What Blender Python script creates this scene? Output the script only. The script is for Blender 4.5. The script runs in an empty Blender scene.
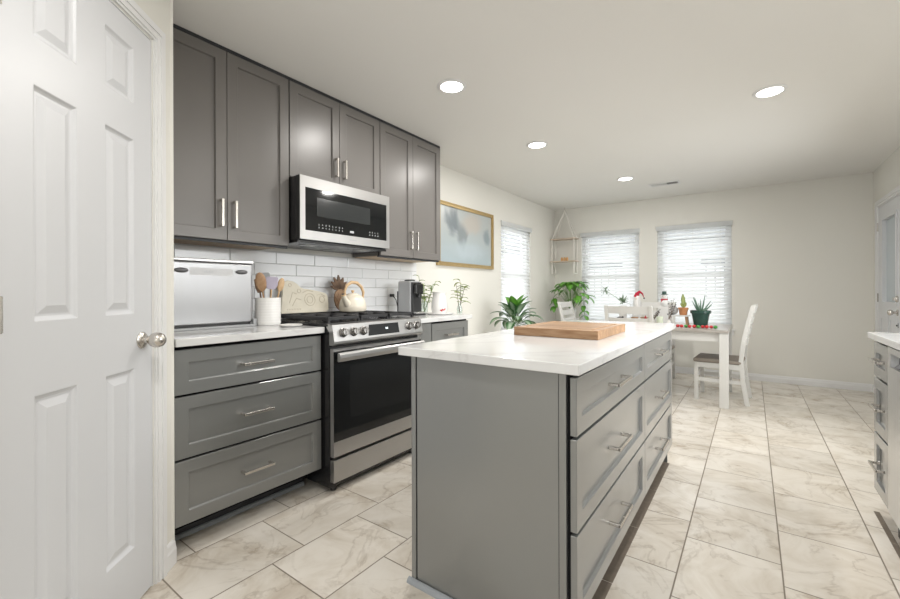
import bpy, bmesh, math, random
from mathutils import Vector, Matrix
random.seed(7)
PI = math.pi
S = bpy.context.scene
C = S.collection

# ---------------------------------------------------------------- camera
CAMH = 1.1274
cd = bpy.data.cameras.new('camera')
cam = bpy.data.objects.new('camera', cd); C.objects.link(cam); S.camera = cam
cd.sensor_fit = 'HORIZONTAL'; cd.sensor_width = 36.0
cd.lens = 415.74 / 900 * 36.0
cd.shift_y = (291.67 - 299.5) / 900
cd.clip_start = 0.02; cd.clip_end = 200
cam.matrix_world = (Matrix.Translation((0, 0, CAMH)) @ Matrix.Rotation(0.6279, 4, 'Z')
                    @ Matrix.Rotation(PI / 2, 4, 'X') @ Matrix.Rotation(-0.0032, 4, 'Z'))

# ---------------------------------------------------------------- world and exposure
W = bpy.data.worlds.new('sky'); S.world = W; W.use_nodes = True
bg = W.node_tree.nodes['Background']
bg.inputs[0].default_value = (0.95, 0.975, 1.0, 1); bg.inputs[1].default_value = 3.0
S.view_settings.view_transform = 'Standard'; S.view_settings.look = 'None'
S.view_settings.exposure = 0.45; S.view_settings.gamma = 1.0
S.view_settings.use_curve_mapping = False

def area(name, loc, target, sx, sy, power, col=(1, 1, 1)):
    l = bpy.data.lights.new(name, 'AREA'); l.shape = 'RECTANGLE'; l.size = sx; l.size_y = sy
    l.energy = power; l.color = col
    o = bpy.data.objects.new(name, l); C.objects.link(o); o.location = loc
    o.rotation_euler = (Vector(target) - Vector(loc)).to_track_quat('-Z', 'Y').to_euler()
    return o
# added area lights, ambient fill from behind and right of the camera
area('rear_fill', (-0.15, -2.85, 1.45), (-0.15, 0, 1.40), 2.0, 1.9, 27, (0.97, 0.985, 1.0))
area('side_fill', (1.05, -0.9, 1.45), (-0.5, -0.55, 1.35), 1.6, 1.8, 10, (0.97, 0.985, 1.0))
# added area light from the right, aimed to brighten the island drawers
sw = area('island_fill', (1.07, 2.35, 1.50), (-0.5, 2.45, 0.75), 1.5, 0.9, 19, (0.97, 0.99, 1.0)); sw.data.spread = math.radians(84)
dn = area('dining_fill', (1.05, 4.35, 1.15), (-1.5, 4.55, 1.05), 1.6, 1.5, 13, (0.97, 0.99, 1.0)); dn.data.spread = math.radians(125)  # added fill that lifts the brightness of the dining end

# ---------------------------------------------------------------- materials
def mat(name, col, rough=0.5, metal=0.0, bump=None, spec=0.5, var=None, coat=0.0, trans=0.0, coatr=0.08):
    """bump=(scale, strength, stretch xyz); var=(scale, amount) slight colour variation."""
    m = bpy.data.materials.new(name); m.use_nodes = True; nt = m.node_tree
    b = nt.nodes['Principled BSDF']
    b.inputs['Base Color'].default_value = (*col, 1); b.inputs['Roughness'].default_value = rough
    b.inputs['Metallic'].default_value = metal; b.inputs['Specular IOR Level'].default_value = spec
    b.inputs['Coat Weight'].default_value = coat; b.inputs['Coat Roughness'].default_value = coatr
    b.inputs['Transmission Weight'].default_value = trans
    tc = nt.nodes.new('ShaderNodeTexCoord')
    if bump:
        mp = nt.nodes.new('ShaderNodeMapping'); nt.links.new(tc.outputs['Object'], mp.inputs[0])
        if len(bump) > 2: mp.inputs['Scale'].default_value = bump[2]
        n = nt.nodes.new('ShaderNodeTexNoise'); n.inputs['Scale'].default_value = bump[0]; n.inputs['Detail'].default_value = 4
        nt.links.new(mp.outputs[0], n.inputs['Vector'])
        bp = nt.nodes.new('ShaderNodeBump'); bp.inputs['Strength'].default_value = bump[1]; bp.inputs['Distance'].default_value = 0.002
        nt.links.new(n.outputs['Fac'], bp.inputs['Height']); nt.links.new(bp.outputs[0], b.inputs['Normal'])
    vs, va = var or (6, 0.06)
    n2 = nt.nodes.new('ShaderNodeTexNoise'); n2.inputs['Scale'].default_value = vs; n2.inputs['Detail'].default_value = 3
    nt.links.new(tc.outputs['Object'], n2.inputs['Vector'])
    mr = nt.nodes.new('ShaderNodeMapRange'); mr.inputs[3].default_value = 1 - va; mr.inputs[4].default_value = 1 + va
    nt.links.new(n2.outputs['Fac'], mr.inputs[0])
    mx = nt.nodes.new('ShaderNodeVectorMath'); mx.operation = 'SCALE'; mx.inputs[0].default_value = col
    nt.links.new(mr.outputs[0], mx.inputs['Scale']); nt.links.new(mx.outputs[0], b.inputs['Base Color'])
    return m

def emit(name, col, s):
    m = bpy.data.materials.new(name); m.use_nodes = True; b = m.node_tree.nodes['Principled BSDF']
    b.inputs['Base Color'].default_value = (*col, 1)
    b.inputs['Emission Color'].default_value = (*col, 1); b.inputs['Emission Strength'].default_value = s
    return m

def glass_pane(name, tint=(1, 1, 1), gloss=1.5):
    m = bpy.data.materials.new(name); m.use_nodes = True; nt = m.node_tree; nt.nodes.clear()
    out = nt.nodes.new('ShaderNodeOutputMaterial'); mx = nt.nodes.new('ShaderNodeMixShader')
    t = nt.nodes.new('ShaderNodeBsdfTransparent'); t.inputs[0].default_value = (*tint, 1)
    g = nt.nodes.new('ShaderNodeBsdfGlossy'); g.inputs['Roughness'].default_value = 0.02
    f = nt.nodes.new('ShaderNodeLayerWeight'); f.inputs[0].default_value = 0.5
    pw_ = nt.nodes.new('ShaderNodeMath'); pw_.operation = 'POWER'; nt.links.new(f.outputs['Facing'], pw_.inputs[0]); pw_.inputs[1].default_value = 4.0
    ml = nt.nodes.new('ShaderNodeMath'); ml.operation = 'MULTIPLY_ADD'; nt.links.new(pw_.outputs[0], ml.inputs[0]); ml.inputs[1].default_value = 0.8; ml.inputs[2].default_value = 0.04
    nt.links.new(ml.outputs[0], mx.inputs[0]); nt.links.new(t.outputs[0], mx.inputs[1]); nt.links.new(g.outputs[0], mx.inputs[2])
    nt.links.new(mx.outputs[0], out.inputs[0]); return m

def N(nt, kind, op=None, **kw):
    n = nt.nodes.new(kind)
    if op: n.operation = op
    return n

def mth(nt, op, a, b=None, c=None):
    n = nt.nodes.new('ShaderNodeMath'); n.operation = op
    for i, v in enumerate((a, b, c)):
        if v is None: continue
        if isinstance(v, (int, float)): n.inputs[i].default_value = v
        else: nt.links.new(v, n.inputs[i])
    return n.outputs[0]

def ramp(nt, fac, stops):
    r = nt.nodes.new('ShaderNodeValToRGB'); nt.links.new(fac, r.inputs[0])
    els = r.color_ramp.elements
    while len(els) < len(stops): els.new(0.5)
    for e, (p, c) in zip(els, stops): e.position = p; e.color = (*c, 1)
    return r.outputs[0]

def floor_material():
    m = bpy.data.materials.new('marbled_porcelain_tile'); m.use_nodes = True; nt = m.node_tree
    b = nt.nodes['Principled BSDF']; tc = nt.nodes.new('ShaderNodeTexCoord')
    sp = nt.nodes.new('ShaderNodeSeparateXYZ'); nt.links.new(tc.outputs['Object'], sp.inputs[0])
    PX, PY = 0.342, 0.457
    rx = mth(nt, 'DIVIDE', mth(nt, 'ADD', sp.outputs[0], 0.246 + PX * 20), PX)
    row = mth(nt, 'FLOOR', rx)
    # every row is shifted a third of a tile
    yy = mth(nt, 'ADD', mth(nt, 'SUBTRACT', sp.outputs[1], 0.352), mth(nt, 'MULTIPLY', mth(nt, 'SUBTRACT', row, 20.0), 0.1523))
    ry = mth(nt, 'DIVIDE', mth(nt, 'ADD', yy, PY * 20), PY)
    col = mth(nt, 'FLOOR', ry)
    fx = mth(nt, 'FRACT', rx); fy = mth(nt, 'FRACT', ry)
    ex = mth(nt, 'MULTIPLY', mth(nt, 'MINIMUM', fx, mth(nt, 'SUBTRACT', 1.0, fx)), PX)
    ey = mth(nt, 'MULTIPLY', mth(nt, 'MINIMUM', fy, mth(nt, 'SUBTRACT', 1.0, fy)), PY)
    d = mth(nt, 'MINIMUM', ex, ey)
    grout = nt.nodes.new('ShaderNodeMapRange'); grout.inputs[1].default_value = 0.0022; grout.inputs[2].default_value = 0.0034
    nt.links.new(d, grout.inputs[0])
    cv = nt.nodes.new('ShaderNodeCombineXYZ'); nt.links.new(row, cv.inputs[0]); nt.links.new(col, cv.inputs[1])
    wn = nt.nodes.new('ShaderNodeTexWhiteNoise'); nt.links.new(cv.outputs[0], wn.inputs[0])
    off = nt.nodes.new('ShaderNodeVectorMath'); off.operation = 'MULTIPLY_ADD'
    nt.links.new(wn.outputs['Color'], off.inputs[0]); off.inputs[1].default_value = (9, 9, 9)
    nt.links.new(tc.outputs['Object'], off.inputs[2])
    n1 = nt.nodes.new('ShaderNodeTexNoise'); n1.inputs['Scale'].default_value = 3.2; n1.inputs['Detail'].default_value = 9
    n1.inputs['Roughness'].default_value = 0.62; n1.inputs['Distortion'].default_value = 1.1
    nt.links.new(off.outputs[0], n1.inputs['Vector'])
    n2 = nt.nodes.new('ShaderNodeTexNoise'); n2.inputs['Scale'].default_value = 2.1; n2.inputs['Detail'].default_value = 7
    n2.inputs['Distortion'].default_value = 2.0; n2.inputs['Roughness'].default_value = 0.55
    nt.links.new(off.outputs[0], n2.inputs['Vector'])
    base = ramp(nt, n1.outputs['Fac'], [(0.28, (0.51, 0.44, 0.36)), (0.42, (0.655, 0.60, 0.52)), (0.56, (0.74, 0.695, 0.625)), (0.75, (0.78, 0.74, 0.675))])
    vein = mth(nt, 'ABSOLUTE', mth(nt, 'SUBTRACT', n2.outputs['Fac'], 0.5))
    vm = nt.nodes.new('ShaderNodeMapRange'); vm.inputs[1].default_value = 0.0; vm.inputs[2].default_value = 0.028
    vm.inputs[3].default_value = 0.42; vm.inputs[4].default_value = 0.0; nt.links.new(vein, vm.inputs[0])
    vmask = mth(nt, 'MULTIPLY', vm.outputs[0], mth(nt, 'GREATER_THAN', n1.outputs['Fac'], 0.0))
    patch = nt.nodes.new('ShaderNodeMapRange'); patch.inputs[1].default_value = 0.42; patch.inputs[2].default_value = 0.62
    patch.inputs[3].default_value = 1.0; patch.inputs[4].default_value = 0.1
    nt.links.new(n1.outputs['Fac'], patch.inputs[0]); vmask = mth(nt, 'MULTIPLY', vmask, patch.outputs[0])
    mx = nt.nodes.new('ShaderNodeMix'); mx.data_type = 'RGBA'; nt.links.new(vmask, mx.inputs[0])
    nt.links.new(base, mx.inputs[6]); mx.inputs[7].default_value = (0.33, 0.27, 0.21, 1)
    br = nt.nodes.new('ShaderNodeMapRange'); br.inputs[3].default_value = 0.93; br.inputs[4].default_value = 1.05
    nt.links.new(wn.outputs['Value'], br.inputs[0])
    sc = nt.nodes.new('ShaderNodeVectorMath'); sc.operation = 'SCALE'; nt.links.new(mx.outputs[2], sc.inputs[0]); nt.links.new(br.outputs[0], sc.inputs['Scale'])
    mg = nt.nodes.new('ShaderNodeMix'); mg.data_type = 'RGBA'; nt.links.new(grout.outputs[0], mg.inputs[0])
    mg.inputs[6].default_value = (0.24, 0.205, 0.165, 1); nt.links.new(sc.outputs[0], mg.inputs[7])
    nt.links.new(mg.outputs[2], b.inputs['Base Color'])
    rr = nt.nodes.new('ShaderNodeMapRange'); rr.inputs[3].default_value = 0.8; rr.inputs[4].default_value = 0.27
    nt.links.new(grout.outputs[0], rr.inputs[0]); nt.links.new(rr.outputs[0], b.inputs['Roughness'])
    bp = nt.nodes.new('ShaderNodeBump'); bp.inputs['Strength'].default_value = 0.5; bp.inputs['Distance'].default_value = 0.002
    nt.links.new(grout.outputs[0], bp.inputs['Height']); nt.links.new(bp.outputs[0], b.inputs['Normal'])
    return m

def quartz_material():
    m = bpy.data.materials.new('white_quartz'); m.use_nodes = True; nt = m.node_tree
    b = nt.nodes['Principled BSDF']; tc = nt.nodes.new('ShaderNodeTexCoord')
    n = nt.nodes.new('ShaderNodeTexNoise'); n.inputs['Scale'].default_value = 0.9; n.inputs['Detail'].default_value = 6
    n.inputs['Distortion'].default_value = 1.6; nt.links.new(tc.outputs['Object'], n.inputs['Vector'])
    v = mth(nt, 'ABSOLUTE', mth(nt, 'SUBTRACT', n.outputs['Fac'], 0.5))
    c = ramp(nt, v, [(0.0, (0.55, 0.545, 0.54)), (0.008, (0.61, 0.61, 0.605)), (0.05, (0.645, 0.645, 0.64))])
    nt.links.new(c, b.inputs['Base Color']); b.inputs['Roughness'].default_value = 0.13
    return m

def steel_material(name, col=(0.56, 0.56, 0.57), stretch=(1, 1, 60), rough=0.30):
    m = bpy.data.materials.new(name); m.use_nodes = True; nt = m.node_tree
    b = nt.nodes['Principled BSDF']; tc = nt.nodes.new('ShaderNodeTexCoord')
    mp = nt.nodes.new('ShaderNodeMapping'); mp.inputs['Scale'].default_value = stretch; nt.links.new(tc.outputs['Object'], mp.inputs[0])
    n = nt.nodes.new('ShaderNodeTexNoise'); n.inputs['Scale'].default_value = 6; n.inputs['Detail'].default_value = 5
    nt.links.new(mp.outputs[0], n.inputs['Vector'])
    r = nt.nodes.new('ShaderNodeMapRange'); r.inputs[3].default_value = rough - 0.06; r.inputs[4].default_value = rough + 0.08
    nt.links.new(n.outputs['Fac'], r.inputs[0]); nt.links.new(r.outputs[0], b.inputs['Roughness'])
    b.inputs['Base Color'].default_value = (*col, 1); b.inputs['Metallic'].default_value = 0.95
    return m

def wood_material(name, c0, c1, stretch=(2, 14, 14), scale=2.2, rough=0.5, stripes=None):
    m = bpy.data.materials.new(name); m.use_nodes = True; nt = m.node_tree
    b = nt.nodes['Principled BSDF']; tc = nt.nodes.new('ShaderNodeTexCoord')
    mp = nt.nodes.new('ShaderNodeMapping'); mp.inputs['Scale'].default_value = stretch; nt.links.new(tc.outputs['Object'], mp.inputs[0])
    n = nt.nodes.new('ShaderNodeTexNoise'); n.inputs['Scale'].default_value = scale; n.inputs['Detail'].default_value = 6
    n.inputs['Distortion'].default_value = 0.8; nt.links.new(mp.outputs[0], n.inputs['Vector'])
    c = ramp(nt, n.outputs['Fac'], [(0.3, c0), (0.7, c1)])
    if stripes:
        sp = nt.nodes.new('ShaderNodeSeparateXYZ'); nt.links.new(tc.outputs['Object'], sp.inputs[0])
        k = mth(nt, 'FLOOR', mth(nt, 'DIVIDE', sp.outputs[1], stripes))
        wn = nt.nodes.new('ShaderNodeTexWhiteNoise'); wn.noise_dimensions = '1D'; nt.links.new(k, wn.inputs['W'])
        r = nt.nodes.new('ShaderNodeMapRange'); r.inputs[3].default_value = 0.84; r.inputs[4].default_value = 1.12
        nt.links.new(wn.outputs['Value'], r.inputs[0])
        s = nt.nodes.new('ShaderNodeVectorMath'); s.operation = 'SCALE'; nt.links.new(c, s.inputs[0]); nt.links.new(r.outputs[0], s.inputs['Scale'])
        c = s.outputs[0]
    nt.links.new(c, b.inputs['Base Color']); b.inputs['Roughness'].default_value = rough
    return m

def art_material():
    m = bpy.data.materials.new('abstract_canvas'); m.use_nodes = True; nt = m.node_tree
    b = nt.nodes['Principled BSDF']; tc = nt.nodes.new('ShaderNodeTexCoord')
    sp = nt.nodes.new('ShaderNodeSeparateXYZ'); nt.links.new(tc.outputs['Object'], sp.inputs[0])
    n = nt.nodes.new('ShaderNodeTexNoise'); n.inputs['Scale'].default_value = 4.0; n.inputs['Detail'].default_value = 5
    n.inputs['Distortion'].default_value = 0.6; nt.links.new(tc.outputs['Object'], n.inputs['Vector'])
    def blob(y, z, ry, rz):
        a = mth(nt, 'DIVIDE', mth(nt, 'SUBTRACT', sp.outputs[1], y), ry); c = mth(nt, 'DIVIDE', mth(nt, 'SUBTRACT', sp.outputs[2], z), rz)
        d = mth(nt, 'SQRT', mth(nt, 'ADD', mth(nt, 'MULTIPLY', a, a), mth(nt, 'MULTIPLY', c, c)))
        d = mth(nt, 'ADD', d, mth(nt, 'MULTIPLY', mth(nt, 'SUBTRACT', n.outputs['Fac'], 0.5), 1.6))
        r = nt.nodes.new('ShaderNodeMapRange'); r.interpolation_type = 'SMOOTHSTEP'
        r.inputs[1].default_value = 0.35; r.inputs[2].default_value = 1.1; r.inputs[3].default_value = 1; r.inputs[4].default_value = 0
        nt.links.new(d, r.inputs[0]); return r.outputs[0]
    cur = ramp(nt, sp.outputs[2], [(0.05, (0.36, 0.43, 0.46)), (0.45, (0.42, 0.45, 0.45))])
    for (y, z, ry, rz, col, k) in [(-0.30, 0.46, .17, .17, (0.17, 0.20, 0.22), .9), (-0.12, 0.34, .12, .16, (0.22, 0.25, 0.26), .85),
                                   (0.07, 0.50, .26, .13, (0.50, 0.42, 0.35), .5), (0.40, 0.36, .11, .13, (0.20, 0.25, 0.27), .8),
                                   (0.05, 0.18, .5, .11, (0.44, 0.51, 0.55), .6)]:
        f = mth(nt, 'MULTIPLY', blob(y, z, ry, rz), k)
        mx = nt.nodes.new('ShaderNodeMix'); mx.data_type = 'RGBA'; nt.links.new(f, mx.inputs[0]); nt.links.new(cur, mx.inputs[6])
        mx.inputs[7].default_value = (*col, 1); cur = mx.outputs[2]
    nt.links.new(cur, b.inputs['Base Color']); b.inputs['Roughness'].default_value = 0.25
    return m

def leaf_material(name, edge, mid, rough=0.4):
    """variegated blade: u runs across the leaf (0..1), middle of the blade in the second colour"""
    m = bpy.data.materials.new(name); m.use_nodes = True; nt = m.node_tree
    b = nt.nodes['Principled BSDF']; uv = nt.nodes.new('ShaderNodeUVMap'); uv.uv_map = 'uv'
    sp = nt.nodes.new('ShaderNodeSeparateXYZ'); nt.links.new(uv.outputs[0], sp.inputs[0])
    d = mth(nt, 'ABSOLUTE', mth(nt, 'SUBTRACT', sp.outputs[0], 0.5))
    tc = nt.nodes.new('ShaderNodeTexCoord'); n = nt.nodes.new('ShaderNodeTexNoise'); n.inputs['Scale'].default_value = 60
    nt.links.new(tc.outputs['Object'], n.inputs['Vector'])
    d = mth(nt, 'ADD', d, mth(nt, 'MULTIPLY', mth(nt, 'SUBTRACT', n.outputs['Fac'], 0.5), 0.35))
    c = ramp(nt, d, [(0.12, mid), (0.34, edge)])
    nt.links.new(c, b.inputs['Base Color']); b.inputs['Roughness'].default_value = rough
    return m

M = {}
M['wall'] = mat('warm_white_wall_paint', (0.74, 0.728, 0.68), 0.85, bump=(220, 0.12), var=(1.5, 0.02))
M['ceiling'] = mat('ceiling_paint', (0.80, 0.79, 0.765), 0.9, bump=(160, 0.2), var=(1.2, 0.015))
M['trimw'] = mat('white_trim_paint', (0.76, 0.76, 0.76), 0.30, var=(3, 0.02))
M['doorw'] = mat('white_door_paint', (0.64, 0.65, 0.67), 0.36, var=(3, 0.015))
M['floor'] = floor_material()
M['quartz'] = quartz_material()
M['cab'] = mat('grey_cabinet_lacquer', (0.150, 0.154, 0.149), 0.32, var=(4, 0.03), bump=(40, 0.03), spec=1.0, coat=1.0, coatr=0.2)
M['cab'].node_tree.nodes['Principled BSDF'].inputs['Coat IOR'].default_value = 1.7
M['cabup'] = mat('grey_wall_cabinet_lacquer', (0.160, 0.150, 0.141), 0.33, var=(4, 0.03), bump=(40, 0.05), spec=0.5)
M['dark'] = mat('painted_gap_shade', (0.008, 0.008, 0.009), 0.8, spec=0.05)  # near-black that paints the deep shade inside cabinet gaps
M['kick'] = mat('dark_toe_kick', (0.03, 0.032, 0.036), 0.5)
M['ply'] = wood_material('bare_plywood', (0.36, 0.25, 0.15), (0.48, 0.34, 0.21))
M['steel'] = steel_material('brushed_steel', (0.47, 0.465, 0.46))
M['steelv'] = steel_material('brushed_steel_vertical', (0.32, 0.32, 0.325), stretch=(12, 12, 1), rough=0.33)
M['steelw'] = steel_material('pale_brushed_steel', (0.66, 0.66, 0.66), stretch=(30, 30, 1), rough=0.3)
M['nickel'] = steel_material('satin_nickel', (0.62, 0.59, 0.55), (8, 8, 8), 0.24)
M['knobsteel'] = steel_material('dark_knob_steel', (0.30, 0.29, 0.28), (8, 8, 8), 0.25)
M['chrome'] = steel_material('polished_chrome', (0.75, 0.75, 0.76), (3, 3, 3), 0.13)
M['blackg'] = mat('black_glass', (0.006, 0.007, 0.008), 0.06, var=(3, 0.02))
M['panelblack'] = mat('satin_black_display', (0.010, 0.011, 0.012), 0.35, spec=0.25)
M['black'] = mat('black_enamel', (0.012, 0.012, 0.013), 0.25)
M['iron'] = mat('cast_iron', (0.022, 0.022, 0.024), 0.55, bump=(150, 0.4))
M['tile'] = mat('glossy_white_tile', (0.78, 0.79, 0.80), 0.10, bump=(9, 0.35), var=(5, 0.03))
M['grout'] = mat('grey_grout', (0.60, 0.60, 0.59), 0.9)
M['vinyl'] = mat('white_vinyl', (0.82, 0.82, 0.82), 0.35)
M['slat'] = mat('white_blind_slat', (0.84, 0.85, 0.85), 0.45)
nt = M['slat'].node_tree; out_ = [n for n in nt.nodes if n.type == 'OUTPUT_MATERIAL'][0]; pb = nt.nodes['Principled BSDF']
tr_ = nt.nodes.new('ShaderNodeBsdfTranslucent'); tr_.inputs[0].default_value = (.93, .94, .94, 1); mx_ = nt.nodes.new('ShaderNodeMixShader'); mx_.inputs[0].default_value = .6
nt.links.new(pb.outputs[0], mx_.inputs[1]); nt.links.new(tr_.outputs[0], mx_.inputs[2]); nt.links.new(mx_.outputs[0], out_.inputs[0])
M['pane'] = glass_pane('window_glass')
M['board'] = wood_material('bamboo', (0.24, 0.125, 0.055), (0.38, 0.235, 0.13), (3, 20, 20), 3, 0.4, stripes=0.03)
M['lightwood'] = wood_material('light_wood', (0.50, 0.33, 0.18), (0.66, 0.47, 0.28))
M['palewood'] = wood_material('pale_wood', (0.52, 0.42, 0.33), (0.62, 0.52, 0.43))
M['darkwood'] = wood_material('dark_wood', (0.10, 0.055, 0.03), (0.22, 0.13, 0.075))
M['midwood'] = wood_material('brown_wood', (0.27, 0.15, 0.075), (0.40, 0.25, 0.14))
M['chair'] = mat('antique_white_paint', (0.66, 0.655, 0.63), 0.45, var=(8, 0.04))
M['tabletop'] = wood_material('grey_brown_table_top', (0.33, 0.30, 0.27), (0.46, 0.43, 0.40), (3, 20, 20), 2, 0.28)
M['taupe'] = mat('taupe_upholstery', (0.27, 0.235, 0.20), 0.75, bump=(300, 0.4))
M['gold'] = mat('gold_leaf_frame', (0.50, 0.37, 0.18), 0.38, 0.7, bump=(40, 0.2), var=(12, 0.15))
M['art'] = art_material()
M['ceramic'] = mat('white_ceramic', (0.80, 0.79, 0.77), 0.2)
M['cream'] = mat('cream_ceramic', (0.74, 0.68, 0.57), 0.25, var=(6, 0.05))
M['ivory'] = mat('ivory_stoneware', (0.72, 0.67, 0.55), 0.5, bump=(35, 0.5), var=(18, 0.10))
M['ivory2'] = mat('raised_tan_pattern', (0.60, 0.53, 0.41), 0.55)
M['plastic'] = mat('grey_plastic', (0.36, 0.37, 0.38), 0.35)
M['blackp'] = mat('black_plastic', (0.015, 0.015, 0.016), 0.35)
M['plate'] = mat('pale_grey_plate', (0.42, 0.42, 0.42), 0.4, 0.3)
M['pull'] = mat('dark_grey_pull', (0.13, 0.13, 0.135), 0.3)
M['lilac'] = mat('lilac_silicone', (0.46, 0.42, 0.52), 0.5)
M['terra'] = mat('terracotta', (0.50, 0.22, 0.09), 0.7, bump=(80, 0.3))
M['greenpot'] = mat('dark_green_glaze', (0.025, 0.07, 0.055), 0.25, var=(14, 0.25))
M['soil'] = mat('soil', (0.05, 0.035, 0.025), 0.95, bump=(120, 1.0))
M['rope'] = mat('white_cotton_rope', (0.74, 0.72, 0.67), 0.9, bump=(200, 0.7))
M['amber'] = mat('amber_wood', (0.60, 0.33, 0.12), 0.4)
M['leaf'] = leaf_material('bright_green_leaf', (0.075, 0.24, 0.022), (0.12, 0.34, 0.035))
M['leafvar'] = leaf_material('silver_variegated_leaf', (0.030, 0.12, 0.03), (0.36, 0.46, 0.34))
M['leafdk'] = leaf_material('dark_green_leaf', (0.025, 0.11, 0.018), (0.05, 0.19, 0.03))
M['aloe'] = leaf_material('aloe_leaf', (0.10, 0.19, 0.13), (0.12, 0.22, 0.15))
M['leafsage'] = leaf_material('sage_leaf', (0.15, 0.24, 0.15), (0.30, 0.38, 0.27))
M['leafyel'] = leaf_material('yellow_green_leaf', (0.22, 0.30, 0.09), (0.40, 0.46, 0.18))
M['stem'] = mat('green_stem', (0.12, 0.22, 0.06), 0.6)
M['twig'] = mat('brown_twig', (0.14, 0.10, 0.07), 0.8)
M['red'] = mat('red_paint', (0.55, 0.02, 0.025), 0.3)
M['redfelt'] = mat('red_felt', (0.42, 0.015, 0.04), 0.9)
M['green'] = mat('green_paint', (0.06, 0.30, 0.05), 0.3)
M['teal'] = mat('teal_glass', (0.04, 0.20, 0.18), 0.15)
M['felt'] = mat('white_felt', (0.76, 0.76, 0.75), 0.95, bump=(160, 0.6))
M['silver'] = mat('silver_wicker', (0.50, 0.50, 0.50), 0.45, 0.3, bump=(90, 1.0))
M['wax'] = mat('pale_green_wax', (0.66, 0.72, 0.58), 0.5)
M['frost'] = bpy.data.materials.new('frosted_glass'); M['frost'].use_nodes = True
_nt = M['frost'].node_tree; _pb = _nt.nodes['Principled BSDF']; _pb.inputs['Base Color'].default_value = (.75, .8, .82, 1); _pb.inputs['Roughness'].default_value = .2
_t = _nt.nodes.new('ShaderNodeBsdfTranslucent'); _t.inputs[0].default_value = (.28, .30, .31, 1); _m = _nt.nodes.new('ShaderNodeMixShader'); _m.inputs[0].default_value = .35
_nt.links.new(_pb.outputs[0], _m.inputs[1]); _nt.links.new(_t.outputs[0], _m.inputs[2]); _nt.links.new(_m.outputs[0], [n for n in _nt.nodes if n.type == 'OUTPUT_MATERIAL'][0].inputs[0])
M['clear'] = glass_pane('clear_glass', (0.93, 0.96, 0.95), 1.45)
M['lens'] = emit('downlight_diffuser', (1.0, 0.97, 0.92), 9.0)
M['hoodlens'] = mat('hood_lamp_lens', (0.30, 0.30, 0.30), 0.3)
M['display'] = emit('display_marks', (0.75, 0.85, 0.9), 0.55)
M['mark'] = mat('printed_marks', (0.42, 0.43, 0.44), 0.5)
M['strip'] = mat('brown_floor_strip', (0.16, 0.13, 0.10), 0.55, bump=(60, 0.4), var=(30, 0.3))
M['shoe'] = mat('grey_shoe_moulding', (0.30, 0.32, 0.34), 0.35)
M['ext'] = mat('pale_siding', (0.62, 0.64, 0.66), 0.7)
M['extroof'] = mat('grey_shingles', (0.16, 0.17, 0.18), 0.9, bump=(20, 0.5))
M['extwin'] = mat('dark_window_glass', (0.06, 0.07, 0.09), 0.1)
M['grass'] = mat('pale_gravel', (0.52, 0.51, 0.49), 0.95, bump=(40, 1.0), var=(12, 0.3))
M['fence'] = mat('white_fence', (0.70, 0.71, 0.72), 0.6)

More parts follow.
